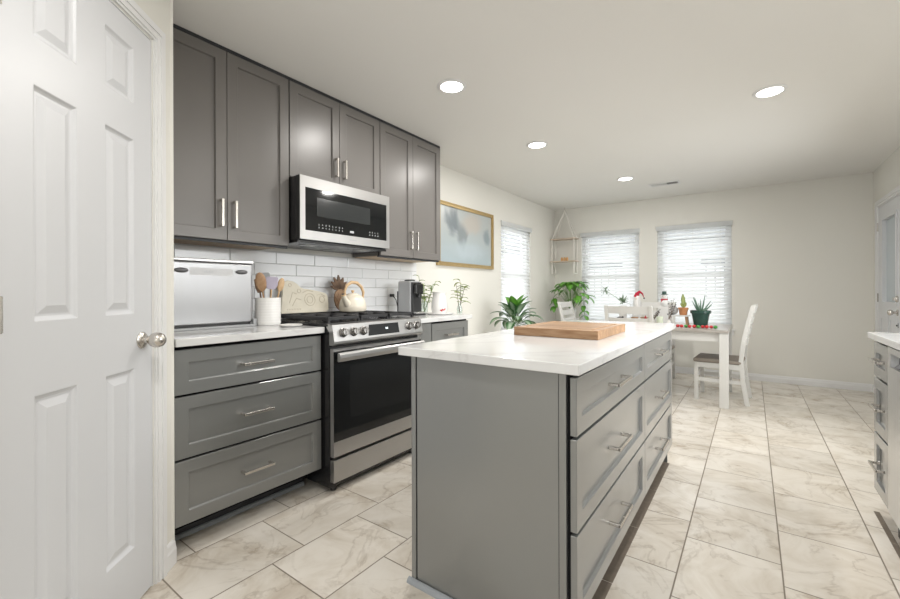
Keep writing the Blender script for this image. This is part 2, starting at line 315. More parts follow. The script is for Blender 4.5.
# ---------------------------------------------------------------- mesh helpers
class MB:
    def __init__(s, mtx=None): s.v = []; s.f = []; s.m = mtx or Matrix.Identity(4); s.uv = {}; s.mi = []; s.cur = 0
    def add(s, vs, fs, uvs=None):
        n = len(s.v); s.v += [s.m @ Vector(p) for p in vs]
        for k, f in enumerate(fs):
            s.f.append([n + i for i in f]); s.mi.append(s.cur)
        if uvs:
            for i, u in enumerate(uvs): s.uv[n + i] = u
        return s
    def box(s, x0, x1, y0, y1, z0, z1):
        return s.add([(x0, y0, z0), (x1, y0, z0), (x1, y1, z0), (x0, y1, z0), (x0, y0, z1), (x1, y0, z1), (x1, y1, z1), (x0, y1, z1)],
                     [(0, 3, 2, 1), (4, 5, 6, 7), (0, 1, 5, 4), (1, 2, 6, 5), (2, 3, 7, 6), (3, 0, 4, 7)])
    def hexa(s, a, b):
        """solid between two quads of four points each"""
        return s.add(list(a) + list(b), [(0, 3, 2, 1), (4, 5, 6, 7), (0, 1, 5, 4), (1, 2, 6, 5), (2, 3, 7, 6), (3, 0, 4, 7)])
    def prism(s, pts, h0, h1, axis='z'):
        def P(a, b, h): return {'z': (a, b, h), 'y': (a, h, b), 'x': (h, a, b)}[axis]
        n = len(pts)
        return s.add([P(a, b, h0) for a, b in pts] + [P(a, b, h1) for a, b in pts],
                     [list(range(n))[::-1], list(range(n, 2 * n))] + [(i, (i + 1) % n, n + (i + 1) % n, n + i) for i in range(n)])
    def tube(s, pts, r, n=10, closed=False):
        pts = [Vector(p) for p in pts]; k = len(pts); rr = r if isinstance(r, (list, tuple)) else [r] * k
        vs = []; prev = None
        for i, p in enumerate(pts):
            if closed: t = pts[(i + 1) % k] - pts[i - 1]
            else: t = pts[min(i + 1, k - 1)] - pts[max(i - 1, 0)]
            t.normalize()
            if prev is None:
                a = Vector((0, 0, 1)) if abs(t.z) < .9 else Vector((1, 0, 0)); u = t.cross(a).normalized()
            else: u = (prev - t * prev.dot(t)).normalized()
            prev = u; w = t.cross(u)
            for j in range(n):
                a = 2 * PI * j / n; vs.append(p + (u * math.cos(a) + w * math.sin(a)) * rr[i])
        fs = []
        for i in range(k if closed else k - 1):
            i2 = (i + 1) % k
            for j in range(n): fs.append((i * n + j, i * n + (j + 1) % n, i2 * n + (j + 1) % n, i2 * n + j))
        if not closed: fs += [list(range(n))[::-1], [(k - 1) * n + j for j in range(n)]]
        return s.add(vs, fs)
    def lathe(s, prof, c=(0, 0, 0), n=28, axis='z'):
        """prof: list of (radius, height)"""
        c = Vector(c); vs = []
        for r, h in prof:
            for j in range(n):
                a = 2 * PI * j / n; x, y = r * math.cos(a), r * math.sin(a)
                vs.append(c + Vector({'z': (x, y, h), 'x': (h, x, y), 'y': (x, h, y)}[axis]))
        fs = [(i * n + j, i * n + (j + 1) % n, (i + 1) * n + (j + 1) % n, (i + 1) * n + j) for i in range(len(prof) - 1) for j in range(n)]
        fs += [list(range(n))[::-1], [(len(prof) - 1) * n + j for j in range(n)]]
        return s.add(vs, fs)
    def ball(s, c, r, sx=1, sy=1, sz=1, n=14, m=9):
        prof = [(max(1e-4, math.sin(PI * i / m)) * r, -math.cos(PI * i / m) * r * sz) for i in range(m + 1)]
        c = Vector(c); vs = []
        for rr, h in prof:
            for j in range(n):
                a = 2 * PI * j / n; vs.append(c + Vector((rr * math.cos(a) * sx, rr * math.sin(a) * sy, h)))
        fs = [(i * n + j, i * n + (j + 1) % n, (i + 1) * n + (j + 1) % n, (i + 1) * n + j) for i in range(m) for j in range(n)]
        return s.add(vs, fs)
    def leaf(s, base, direction, length, width, droop=0.5, fold=0.25, n=7, up=(0, 0, 1), tip=1.0, th=0.0009):
        """blade with thickness: starts at base, bends down along its length"""
        base = Vector(base); d = Vector(direction).normalized(); side = d.cross(Vector(up))
        if side.length < .05: side = Vector((1, 0, 0))
        side.normalize(); pts = []; p = base.copy(); ang = 0
        rows = []
        for i in range(n + 1):
            t = i / n
            w = width * 0.5 * (math.sin(PI * (t ** 0.75)) ** 0.8 if 0 < t < 1 else 0) + 0.0012
            nrm = side.cross(d).normalized()
            rows.append((p.copy(), side.copy(), nrm.copy(), w))
            p = p + d * (length / n)
            d = (Matrix.Rotation(-droop / n, 3, side) @ d).normalized()
        vs = []; uv = []
        for sgn in (1, -1):
            for (q, sd, nr, w) in rows:
                for k, x in enumerate((-1, -.5, 0, .5, 1)):
                    vs.append(q + sd * (w * x) + nr * (abs(x) * w * fold + sgn * th)); uv.append((k / 4, 0.5))
        fs = []; R = n + 1
        for i in range(n):
            for k in range(4):
                a = i * 5 + k; fs.append((a, a + 1, a + 6, a + 5)); b = R * 5 + a; fs.append((b, b + 5, b + 6, b + 1))
            a = i * 5; b = R * 5 + a; fs.append((a, a + 5, b + 5, b)); fs.append((a + 4, b + 4, b + 9, a + 9))
        fs.append((0, R * 5, R * 5 + 1, 1)); 
        return s.add(vs, fs, uv)
    def build(s, name, m, parent=None, bevel=0, smooth=None, seg=2, local=False):
        me = bpy.data.meshes.new(name)
        if parent is not None:
            org = Vector((0, 0, 0)) if local else Vector(parent.get('_o', (0, 0, 0)))
        else:
            xs = [v.x for v in s.v]; ys = [v.y for v in s.v]; zs = [v.z for v in s.v]
            org = Vector(((min(xs) + max(xs)) / 2, (min(ys) + max(ys)) / 2, min(zs)))
        bm = bmesh.new()
        bv = [bm.verts.new(v - org) for v in s.v]
        uvl = bm.loops.layers.uv.new('uv') if s.uv else None
        for f, mi in zip(s.f, s.mi):
            try: fc = bm.faces.new([bv[i] for i in f])
            except ValueError: continue
            fc.material_index = mi
            if uvl:
                for lp, i in zip(fc.loops, f): lp[uvl].uv = s.uv.get(i, (0, 0))
        bmesh.ops.remove_doubles(bm, verts=bm.verts, dist=1e-6)
        bmesh.ops.recalc_face_normals(bm, faces=bm.faces)
        bm.to_mesh(me); bm.free()
        for mm in (m if isinstance(m, (list, tuple)) else [m]): me.materials.append(mm)
        o = bpy.data.objects.new(name, me); C.objects.link(o)
        if parent is not None: o.parent = parent; o['_o'] = tuple(Vector(parent.get('_o', (0, 0, 0))))
        else: o.location = org; o['_o'] = tuple(org)
        if smooth is None: smooth = False
        if smooth:
            for p in me.polygons: p.use_smooth = True
            me.set_sharp_from_angle(angle=math.radians(38))
        if bevel:
            b = o.modifiers.new('bevel', 'BEVEL'); b.width = bevel; b.segments = seg; b.limit_method = 'ANGLE'; b.angle_limit = math.radians(40)
        return o

def tag(o, label=None, cat=None, group=None, kind=None):
    if label: o['label'] = label
    if cat: o['category'] = cat
    if group: o['group'] = group
    if kind: o['kind'] = kind
    return o

def thing(name, label, cat, loc, rz=0, group=None, kind=None, origin=True):
    o = bpy.data.objects.new(name, None); C.objects.link(o); o.empty_display_size = 0.1
    o.location = loc; o.rotation_euler = (0, 0, rz)
    o['_o'] = tuple(loc) if origin else (0.0, 0.0, 0.0)
    return tag(o, label, cat, group, kind)

def struct(name, mb, m, parent=None, label=None, **kw):
    o = mb.build(name, m, parent, **kw)
    if parent is None: o['kind'] = 'structure'
    if label: o['label'] = label
    return o

def copy_tree(o, parent=None):
    c = o.copy(); C.objects.link(c); c.parent = parent
    for ch in list(o.children): copy_tree(ch, c)
    return c

def frame_mtx(origin, adir, ndir):
    """local x along adir, local y along ndir (outwards), local z up"""
    a = Vector((*adir, 0)).normalized(); n = Vector((*ndir, 0)).normalized()
    return Matrix(((a.x, n.x, 0, origin[0]), (a.y, n.y, 0, origin[1]), (0, 0, 1, origin[2]), (0, 0, 0, 1)))

def panel_slab(mb, w, h, t, panels, prof):
    """slab 0..w, 0..h, back at y=0, front at y=t, each panel (a0,a1,z0,z1) sunk along prof [(inset, depth)]"""
    xs = sorted({0, w} | {p[0] for p in panels} | {p[1] for p in panels})
    zs = sorted({0, h} | {p[2] for p in panels} | {p[3] for p in panels})
    inp = lambda x, z: any(p[0] < x < p[1] and p[2] < z < p[3] for p in panels)
    for i in range(len(xs) - 1):
        for j in range(len(zs) - 1):
            a, b, c, d = xs[i], xs[i + 1], zs[j], zs[j + 1]
            if not inp((a + b) / 2, (c + d) / 2): mb.add([(a, t, c), (b, t, c), (b, t, d), (a, t, d)], [(0, 1, 2, 3)])
            if True: mb.add([(a, 0, c), (b, 0, c), (b, 0, d), (a, 0, d)], [(3, 2, 1, 0)])
    for i in range(len(xs) - 1):
        a, b = xs[i], xs[i + 1]
        for z in (0, h): mb.add([(a, 0, z), (b, 0, z), (b, t, z), (a, t, z)], [(0, 1, 2, 3)])
    for j in range(len(zs) - 1):
        c, d = zs[j], zs[j + 1]
        for x in (0, w): mb.add([(x, 0, c), (x, t, c), (x, t, d), (x, 0, d)], [(0, 1, 2, 3)])
    for (a, b, c, d) in panels:
        ring = [(a, b, c, d, 0)] + [(a + k, b - k, c + k, d - k, dp) for k, dp in prof]
        # the outer ring follows the grid so that the slab stays watertight
        for r0, r1 in zip(ring, ring[1:]):
            q0 = [(r0[0], t - r0[4], r0[2]), (r0[1], t - r0[4], r0[2]), (r0[1], t - r0[4], r0[3]), (r0[0], t - r0[4], r0[3])]
            q1 = [(r1[0], t - r1[4], r1[2]), (r1[1], t - r1[4], r1[2]), (r1[1], t - r1[4], r1[3]), (r1[0], t - r1[4], r1[3])]
            for k in range(4): mb.add([q0[k], q0[(k + 1) % 4], q1[(k + 1) % 4], q1[k]], [(0, 1, 2, 3)])
        mb.add(q1, [(0, 1, 2, 3)])
    return mb

SHAKER = [(0.0018, 0.0120)]
def shaker(parent, name, m, origin, adir, ndir, w, h, t=0.02, rail=0.057, hside=None, hlen=0.14, handle=None, hz=None):
    """one shaker door or drawer front with its handle"""
    F = frame_mtx(origin, adir, ndir)
    mb = MB(F); panel_slab(mb, w, h, t, [(rail, w - rail, rail, h - rail)], SHAKER)
    o = mb.build(name, m, parent, bevel=0.0013, seg=1)
    if handle:
        hb = MB(F)
        if handle == 'h':
            cx, cz = w / 2 - .008, (hz if hz is not None else h / 2); L = hlen / 2
            for sx in (-1, 1): hb.box(cx + sx * L - .006, cx + sx * L + .006, t - .0121 if rail < cz < h - rail else t, t + .030, cz - .006, cz + .006)
            hb.box(cx - L - .006, cx + L + .006, t + .022, t + .032, cz - .0065, cz + .0065)
        else:
            cx = hside; cz = hz; L = hlen / 2
            for sz in (-1, 1): hb.box(cx - .006, cx + .006, t, t + .030, cz + sz * L - .006, cz + sz * L + .006)
            hb.box(cx - .0065, cx + .0065, t + .022, t + .032, cz - L - .006, cz + L + .006)
        hb.build('handle', M['nickel'], o, bevel=0.002).__setitem__('label', 'satin nickel bar handle')
    return o

# ================================================================= SETTING
XW, YB, XR, ZC = -2.596, 6.49, 1.0935, 2.439
YREAR = -3.0
T = 0.14
def wall_x(name, x0, x1, ya, yb_, z0, z1, hole=None):
    mb = MB()
    if hole is None: mb.box(x0, x1, ya, yb_, z0, z1)
    else:
        for (a, b, c, d) in hole_cells((ya, yb_, z0, z1), hole): mb.box(x0, x1, a, b, c, d)
    return struct(name, mb, M['wall'])
def hole_cells(rect, holes):
    a, b, c, d = rect; xs = sorted({a, b} | {h[0] for h in holes} | {h[1] for h in holes})
    zs = sorted({c, d} | {h[2] for h in holes} | {h[3] for h in holes}); out = []
    for i in range(len(xs) - 1):
        for j in range(len(zs) - 1):
            x, z = (xs[i] + xs[i + 1]) / 2, (zs[j] + zs[j + 1]) / 2
            if not any(h[0] < x < h[1] and h[2] < z < h[3] for h in holes): out.append((xs[i], xs[i + 1], zs[j], zs[j + 1]))
    return out

f = MB(); f.box(XW - T, XR + T, YREAR - T, YB + T, -0.10, 0.0)
fo = struct('floor', f, M['floor'])
# keep the tile pattern tied to world coordinates
off = Vector(fo.location); fo.data.transform(Matrix.Translation(off)); fo.location = (0, 0, 0)
struct('ceiling', MB().box(XW - T, XR + T, YREAR - T, YB + T, ZC, ZC + 0.10), M['ceiling'])
WL = (4.69, 5.56, 0.64, 2.03)         # window in the left wall (y0,y1,z0,z1)
WB1 = (-2.16, -1.32, 0.63, 2.03); WB2 = (-1.085, -0.21, 0.63, 2.03)
wall_x('wall_left', XW - T, XW, 0.60, YB + T, 0, ZC, [WL])
mb = MB()
for (a, b, c, d) in hole_cells((XW, XR, 0, ZC), [WB1, WB2]): mb.box(a, b, YB, YB + T, c, d)
struct('wall_back', mb, M['wall'])
DOORR = (5.40, 6.285, 0.0, 2.015)
wall_x('wall_right', XR, XR + T, YREAR, YB + T, 0, ZC, [DOORR])
struct('wall_rear', MB().box(-1.50, XR, YREAR - T, YREAR, 0, ZC), M['wall'])

# pantry: a wall turned 42 degrees that carries the six panel door
TH = math.radians(42); D = Vector((-math.sin(TH), math.cos(TH))); NRM = Vector((math.cos(TH), math.sin(TH)))
PC = Vector((-1.863, 0.618))          # floor point of the door's latch edge
def pp(s, n=0): q = PC + D * s + NRM * n; return (q.x, q.y)
FD = frame_mtx((PC.x, PC.y, 0), D, NRM)      # local x runs towards the cabinets, local y out into the kitchen
DW, DH = 0.605, 2.093
pw = MB(FD)
for (a, b, c, d) in hole_cells((-0.74, 0.130, 0, ZC), [(-DW - .012, .006, 0, DH + .008)]): pw.box(a, b, -0.11, 0, c, d)
struct('wall_pantry', pw, M['wall'])
e = pp(0.130); struct('wall_pantry_return', MB().box(XW, e[0], 0.60, e[1] + .012, 0, ZC), M['wall'])
e2 = pp(-0.74); struct('wall_hallway', MB().box(e2[0] - 0.12, e2[0], YREAR, e2[1] + .01, 0, ZC), M['wall'])

# pantry door
dm = MB(frame_mtx((*pp(-DW, -0.035), 0.008), D, NRM))
L0, L1, R0, R1 = DW - .506, DW - .362, DW - .245, DW - .103
pan = []
for a, b in ((L0, L1), (R0, R1)):
    for c, d in ((.208, .847), (1.045, 1.668), (1.797, 1.995)): pan.append((a, b, c, d))
panel_slab(dm, DW, DH - .008, 0.035, pan, [(.006, .0055), (.012, .009), (.018, .009), (.040, .002)])
door = dm.build('door_1', M['doorw'], None, bevel=0.0012, seg=1); tag(door, kind='structure')
kb = MB(frame_mtx((*pp(-0.060, 0.0), 0.952), D, NRM))
kb.lathe([(.031, 0), (.031, .003), (.027, .007), (.012, .010), (.011, .022), (.016, .028), (.024, .036), (.028, .048), (.0275, .060), (.022, .072), (.013, .079), (.003, .081)], n=32, axis='y')
k = kb.build('door_knob', M['nickel'], door, smooth=True); k['label'] = 'satin nickel round door knob'
for z in (0.22, 1.075, 1.87):
    hb = MB(frame_mtx((*pp(-DW - .004, 0.0), z), D, NRM)); hb.tube([(0, .006, -.045), (0, .006, .045)], .006, 10)
    hb.box(0, .016, -.001, .002, -.044, .044); hb.build('hinge', M['nickel'], door)
# casing with an ogee-like step, jamb, baseboard end
def casing(mb, s0, s1, z0, z1): pass
cs = MB(FD)
def rail_v(s_in, s_out, z1):
    w = s_out - s_in
    for k0, k1, th in ((0, .18, .008), (.18, .55, .013), (.55, 1.0, .018)): cs.box(min(s_in + w * k0, s_in + w * k1), max(s_in + w * k0, s_in + w * k1), 0, th, 0, z1 + abs(w) * k1)
rail_v(.012, .066, DH + .012); rail_v(-DW - .018, -DW - .072, DH + .012)
for k0, k1, th in ((0, .18, .008), (.18, .55, .013), (.55, 1.0, .018)):
    cs.box(-DW - .018 - .054 * k0, .012 + .054 * k0, 0, th, DH + .012 + .054 * k0, DH + .012 + .054 * k1)
struct('trim_1', cs, M['trimw'], bevel=0.002, label='white door casing')
jb = MB(FD); jb.box(.0035, .0055, -.10, 0, 0, DH + .006); jb.box(-DW - .011, -DW - .0035, -.10, 0, 0, DH + .006); jb.box(-DW - .011, .0055, -.10, 0, DH + .003, DH + .0075)
jb.box(-.012, .0035, -.06, -.038, 0, DH + .003)
struct('trim_2', jb, M['trimw'], label='white door jamb')

def base_profile(mb, p0, p1, n, h=0.085):
    """baseboard from p0 to p1 (2D), n points into the room"""
    p0 = Vector(p0); p1 = Vector(p1); L = (p1 - p0).length
    F = frame_mtx((p0.x, p0.y, 0), (p1 - p0), n); old = mb.m; mb.m = F
    prof = [(0, 0), (.014, 0), (.014, h * .62), (.011, h * .72), (.009, h * .9), (.004, h), (0, h)]
    mb.prism([(a, b) for a, b in prof], 0, L, 'x') if False else mb.add([(0, a, b) for a, b in prof] + [(L, a, b) for a, b in prof],
        [list(range(7))[::-1], list(range(7, 14))] + [(i, (i + 1) % 7, 7 + (i + 1) % 7, 7 + i) for i in range(7)])
    mb.m = old
bb = MB(); base_profile(bb, pp(.067), pp(.130 + .012), NRM, .10)
e = pp(.130)
struct('baseboard_pantry', bb, M['trimw'])
bb = MB(); base_profile(bb, (XW, YB), (XR, YB), (0, -1)); struct('baseboard_back', bb, M['trimw'])
bb = MB(); base_profile(bb, (XW, 3.0), (XW, YB - .015), (1, 0)); struct('baseboard_left', bb, M['trimw'])
bb = MB(); base_profile(bb, (XR, 3.01), (XR, 5.33), (-1, 0)); base_profile(bb, (XR, 6.355), (XR, YB - .015), (-1, 0)); struct('baseboard_right', bb, M['trimw'])
bb = MB(); base_profile(bb, (XR, YREAR), (XR, 0.55), (-1, 0)); struct('baseboard_living', bb, M['trimw'])

# thin brown strips on top of the floor along the cabinets
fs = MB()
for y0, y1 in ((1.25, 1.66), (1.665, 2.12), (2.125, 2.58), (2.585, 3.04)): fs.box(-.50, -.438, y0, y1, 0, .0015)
struct('trim_3', fs, M['strip'], label='narrow brown strip on the floor beside the island')
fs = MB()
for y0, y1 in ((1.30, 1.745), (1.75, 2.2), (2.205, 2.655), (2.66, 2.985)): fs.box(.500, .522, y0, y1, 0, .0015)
struct('trim_4', fs, M['strip'], label='narrow brown strip on the floor by the dishwasher')

# ---- windows
def window(name, F, w, h, outw):
    """double hung vinyl window: local x along the wall, y outwards to the garden, z up"""
    fr = MB(F); d0, d1 = outw
    for (a, b, c, d) in hole_cells((0, w, 0, h), [(.035, w - .035, .035, h - .035)]): fr.box(a, b, d0, d1, c, d)
    root = fr.build(name, M['vinyl']); tag(root, kind='structure')
    mid = h * 0.515
    for z0, z1, dy in ((.035, mid + .02, .015), (mid - .02, h - .035, .045)):
        s = MB(F)
        for (a, b, c, d) in hole_cells((.035, w - .035, z0, z1), [(.075, w - .075, z0 + .04, z1 - .04)]): s.box(a, b, d0 + dy, d0 + dy + .025, c, d)
        sa = s.build('sash', M['vinyl'], root)
        MB(F).box(.075, w - .075, d0 + dy + .010, d0 + dy + .013, z0 + .04, z1 - .04).build('pane', M['pane'], sa)
    return root
window('window_1', frame_mtx((WB1[0], YB, WB1[2]), (1, 0), (0, 1)), WB1[1] - WB1[0], WB1[3] - WB1[2], (.055, .13))
window('window_2', frame_mtx((WB2[0], YB, WB2[2]), (1, 0), (0, 1)), WB2[1] - WB2[0], WB2[3] - WB2[2], (.055, .13))
window('window_3', frame_mtx((XW, WL[0], WL[2]), (0, 1), (-1, 0)), WL[1] - WL[0], WL[3] - WL[2], (.055, .13))
for i, (F, w) in enumerate(((frame_mtx((WB1[0], YB, WB1[2]), (1, 0), (0, 1)), WB1[1] - WB1[0]), (frame_mtx((WB2[0], YB, WB2[2]), (1, 0), (0, 1)), WB2[1] - WB2[0]),
                            (frame_mtx((XW, WL[0], WL[2]), (0, 1), (-1, 0)), WL[1] - WL[0]))):
    sl = MB(F).box(-.03, w + .03, -.035, 0.0, -.022, .0).box(.001, w - .001, 0, .055, -.022 + .001, .001).box(-.02, w + .02, -.014, 0, -.075, -.022)
    struct('trim_%d' % (5 + i), sl, M['trimw'], bevel=.003, label='white window stool')

def blind(F, w, h, label, tilt=0.95):
    """horizontal slat blind hung in the window opening"""
    o = F @ Vector((w / 2, 0, 0)); t = thing('window_blind', label, 'blind', (o.x, o.y, o.z), 0, 'white slatted window blinds')
    MB(F).box(-.012, w + .012, -.024, -.010, h - .055, h + .004).box(-.012, w + .012, -.010, -.001, h - .0, h + .004).build('valance', M['slat'], t, bevel=.004)
    MB(F).box(.006, w - .006, -.008, .040, h - .045, h - .003).build('head_rail', M['slat'], t)
    sl = MB(F); z = h - .075; n = 0
    while z > .06:
        c, s_ = math.cos(tilt) * .024, math.sin(tilt) * .024; y0 = .018
        th = .0016
        sl.hexa([(.004, y0 - c, z - s_ - th), (w - .004, y0 - c, z - s_ - th), (w - .004, y0 + c, z + s_ - th), (.004, y0 + c, z + s_ - th)],
                [(.004, y0 - c, z - s_ + th), (w - .004, y0 - c, z - s_ + th), (w - .004, y0 + c, z + s_ + th), (.004, y0 + c, z + s_ + th)])
        z -= .0485
    sl.build('slats', M['slat'], t)
    MB(F).box(.008, w - .008, -.006, .042, .012, .030).build('bottom_rail', M['slat'], t, bevel=.003)
    cds = MB(F)
    for x in (.12, w / 2, w - .12): cds.tube([(x, -.007, h - .05), (x, -.007, .02)], .0012, 5)
    cds.build('ladder_cords', M['rope'], t)
    wd = MB(F); wd.tube([(.06, -.014, h - .06), (.062, -.016, h - .75)], .004, 6); wd.build('tilt_wand', M['slat'], t)
    return t
blind(frame_mtx((WB1[0], YB, WB1[2]), (1, 0), (0, 1)), WB1[1] - WB1[0], WB1[3] - WB1[2], 'white slatted blind in the back wall window nearer the hanging shelf')
blind(frame_mtx((WB2[0], YB, WB2[2]), (1, 0), (0, 1)), WB2[1] - WB2[0], WB2[3] - WB2[2], 'white slatted blind in the right back window behind the dark green pot')
blind(frame_mtx((XW, WL[0], WL[2]), (0, 1), (-1, 0)), WL[1] - WL[0], WL[3] - WL[2], 'white slatted blind in the side wall window beside the gold framed picture')

# ---- back door on the right
FR = frame_mtx((XR, DOORR[0], 0), (0, 1), (-1, 0))
W2 = DOORR[1] - DOORR[0]
dm = MB(frame_mtx((XR + .045, DOORR[0] + .012, .01), (0, 1), (-1, 0)))
w2 = W2 - .024; gl = (.165, w2 - .205, 1.00, 1.835)
for (a, b, c, d) in hole_cells((0, w2, 0, 1.99), [gl]): dm.box(a, b, 0, .045, c, d)
for (a, b, c, d) in hole_cells((gl[0] - .03, gl[1] + .03, gl[2] - .03, gl[3] + .03), [(gl[0], gl[1], gl[2], gl[3])]): dm.box(a, b, .045, .055, c, d)
for (a, b) in ((.12, .40), (.46, w2 - .10)):
    for (c0, c1, dd0, dd1) in hole_cells((a, b, .22, .86), [(a + .03, b - .03, .25, .83)]): dm.box(c0, c1, .045, .050, dd0, dd1)
d2 = dm.build('door_2', M['doorw'], bevel=.001, seg=1); tag(d2, kind='structure')
MB(frame_mtx((XR + .045, DOORR[0] + .012, .01), (0, 1), (-1, 0))).box(gl[0], gl[1], .016, .022, gl[2], gl[3]).build('frosted_pane', M['frost'], d2)
kx = XR - .001
kk = MB(frame_mtx((XR, 5.545, .92), (0, 1), (-1, 0))); kk.lathe([(.03, 0), (.03, .006), (.012, .010), (.011, .03), (.022, .036), (.028, .05), (.024, .064), (.008, .070)], n=24, axis='y')
kk.build('door_knob', M['nickel'], d2, smooth=True)
kk = MB(frame_mtx((XR, 5.545, 1.045), (0, 1), (-1, 0))); kk.lathe([(.03, 0), (.03, .010), (.024, .016), (.010, .017)], n=24, axis='y'); kk.box(-.004, .004, .016, .034, -.014, .014)
kk.build('deadbolt', M['nickel'], d2, smooth=True)
kk = MB(frame_mtx((XR, 5.545, .80), (0, 1), (-1, 0))); kk.box(-.014, .014, 0, .004, -.022, .022); kk.lathe([(.008, .004), (.008, .012), (.004, .013)], n=12, axis='y')
kk.build('door_chime_plate', M['blackp'], d2)
for z in (.25, 1.05, 1.80):
    hb = MB(FR); hb.tube([(W2 - .010, .004, z - .045), (W2 - .010, .004, z + .045)], .006, 8); hb.build('hinge', M['nickel'], d2)
cs = MB(FR)
for k0, k1, th in ((0, .4, .010), (.4, 1.0, .016)):
    cs.box(-.055 * k1, -.055 * k0, 0, th, 0, 2.015 + .055 * k1); cs.box(W2 + .055 * k0, W2 + .055 * k1, 0, th, 0, 2.015 + .055 * k1)
    cs.box(-.055 * k0, W2 + .055 * k0, 0, th, 2.015 + .055 * k0, 2.015 + .055 * k1)
struct('trim_8', cs, M['trimw'], bevel=.002, label='white casing of the back door')
jb = MB(FR); jb.box(0, .010, -.14, 0, 0, 2.015); jb.box(W2 - .010, W2, -.14, 0, 0, 2.015); jb.box(0.01, W2 - .01, -.14, 0, 2.003, 2.015); struct('trim_9', jb, M['trimw'], label='white jamb of the back door')

# ---- tile backsplash (bevelled tiles on a grout bed)
sp = MB(); sp.box(XW, XW + .004, .745, 3.02, .931, 1.404)
struct('trim_10', sp, M['grout'], label='grey grout bed of the backsplash')
tl = MB(); RH = .0775
for r in range(7):
    z0 = .932 + r * RH; z1 = min(z0 + RH - .003, 1.402)
    if z1 - z0 < .01: continue
    y = 1.117 - .305 * 3 + (0 if r % 2 == 0 else .1525)
    while y < 3.02:
        a, b = max(y + .0015, .747), min(y + .3035, 3.02)
        if b - a > .01: tl.box(XW + .004, XW + .011, a, b, z0, z1)
        y += .305
struct('trim_11', tl, M['tile'], bevel=.0025, label='glossy white subway tiles')

# ================================================================= CEILING FITTINGS
def downlight(x, y, label, power=9.0):
    t = thing('ceiling_downlight', label, 'ceiling light', (x, y, ZC), 0, 'recessed ceiling downlights')
    MB().lathe([(.092, 0), (.094, -.003), (.090, -.007), (.074, -.010), (.070, -.006), (.070, 0)], (x, y, ZC), 36).build('trim_ring', M['trimw'], t, smooth=True)
    MB().lathe([(.070, -.0075), (.035, -.0095), (.002, -.010)], (x, y, ZC), 36).build('diffuser', M['lens'], t, smooth=True)['label'] = 'glowing white diffuser'
    l = bpy.data.lights.new('downlight_lamp', 'AREA'); l.shape = 'DISK'; l.size = .13; l.energy = power; l.color = (1.0, .97, .93)
    o = bpy.data.objects.new('downlight_lamp', l); C.objects.link(o); o.parent = t; o.location = (0, 0, -.014)
    return t
downlight(-1.545, 2.154, 'lit recessed downlight nearest the grey wall cabinets')
downlight(.099, 3.446, 'lit recessed downlight on the right half of the ceiling')
downlight(-1.548, 3.462, 'lit recessed downlight in the middle of the left row of three')
downlight(-1.188, 5.115, 'small far lit recessed downlight beside the air vent')
downlight(.099, 1.9, 'lit recessed downlight above the right counter, outside the picture')
downlight(-0.75, .35, 'lit recessed downlight near the pantry door, outside the picture')
vx, vy = -.861, 5.651
t = thing('air_vent', 'small white ceiling air vent near the back wall', 'vent', (vx, vy, ZC))
vm = MB()
for (a, b, c, d) in hole_cells((vx - .17, vx + .17, vy - .085, vy + .085), [(vx - .145, vx + .145, vy - .06, vy + .06)]): vm.box(a, b, c, d, ZC - .008, ZC - .0005)
vm.build('frame', M['trimw'], t, bevel=.002)
lv = MB()
for i in range(14):
    x = vx - .135 + i * .0208; s_ = 1 if i > 8 else -1
    lv.hexa([(x - .007, vy - .06, ZC - .002), (x - .005, vy - .06, ZC - .002), (x - .005, vy + .06, ZC - .002), (x - .007, vy + .06, ZC - .002)],
            [(x - .007 + .010 * s_, vy - .06, ZC - .010), (x - .005 + .010 * s_, vy - .06, ZC - .010), (x - .005 + .010 * s_, vy + .06, ZC - .010), (x - .007 + .010 * s_, vy + .06, ZC - .010)])
lv.build('louvres', M['trimw'], t)
MB().box(vx - .145, vx + .145, vy - .06, vy + .06, ZC - .0018, ZC - .0006).build('painted_duct_shade', M['dark'], t)

# ================================================================= WALL CABINETS
XU = -2.271; Y0, Y1, Y2, Y3 = .731, 1.472, 2.234, 2.972
def wall_cabinet(label, y0, y1, zb, zt, hz, hlen):
    t = thing('wall_cabinet', label, 'cabinet', (XW + .16, (y0 + y1) / 2, zb), 0, 'grey shaker wall cabinets')
    c = MB(); c.box(XW + .012, XU - .026, y0 + .001, y1 - .001, zb, 2.419); c.build('body', M['cabup'], t)
    MB().box(XU - .026, XU - .0205, y0 + .001, y1 - .001, zb, 2.419).build('shaded_face_frame', M['dark'], t)  # carcass front painted black, carrying the shade between the doors
    MB().box(XW + .012, XU - .030, y0 + .02, y1 - .02, zb - .004, zb).build('bottom_panel', M['ply'], t)['label'] = 'bare tan wood underside'
    MB().box(XU - .034, XU - .0205, y0 + .001, y1 - .001, zb - .012, zb).build('light_rail', M['kick'], t)
    MB().box(XW + .012, XU - .004, y0 + .001, y1 - .001, 2.421, ZC - .001).build('top_trim', M['kick'], t)['label'] = 'dark trim strip against the ceiling'
    w = (y1 - y0 - .010) / 2
    for i in (0, 1):
        ya = y0 + .0035 + i * (w + .003)
        shaker(t, 'door', M['cabup'], (XU - .02, ya, zb + .002), (0, 1), (1, 0), w, 2.417 - zb - .002, handle='v', hside=(w - .034 if i == 0 else .034), hz=hz - zb, hlen=hlen)
    return t
wall_cabinet('tall grey shaker wall cabinet above the stainless bread box, next to the pantry door', Y0, Y1, 1.405, 2.417, 1.545, .135)
wall_cabinet('short grey shaker wall cabinet directly above the microwave', Y1, Y2, 1.832, 2.417, 1.962, .115)
wall_cabinet('tall grey shaker wall cabinet above the coffee maker, beside the gold framed picture', Y2, 2.988, 1.405, 2.417, 1.545, .135)

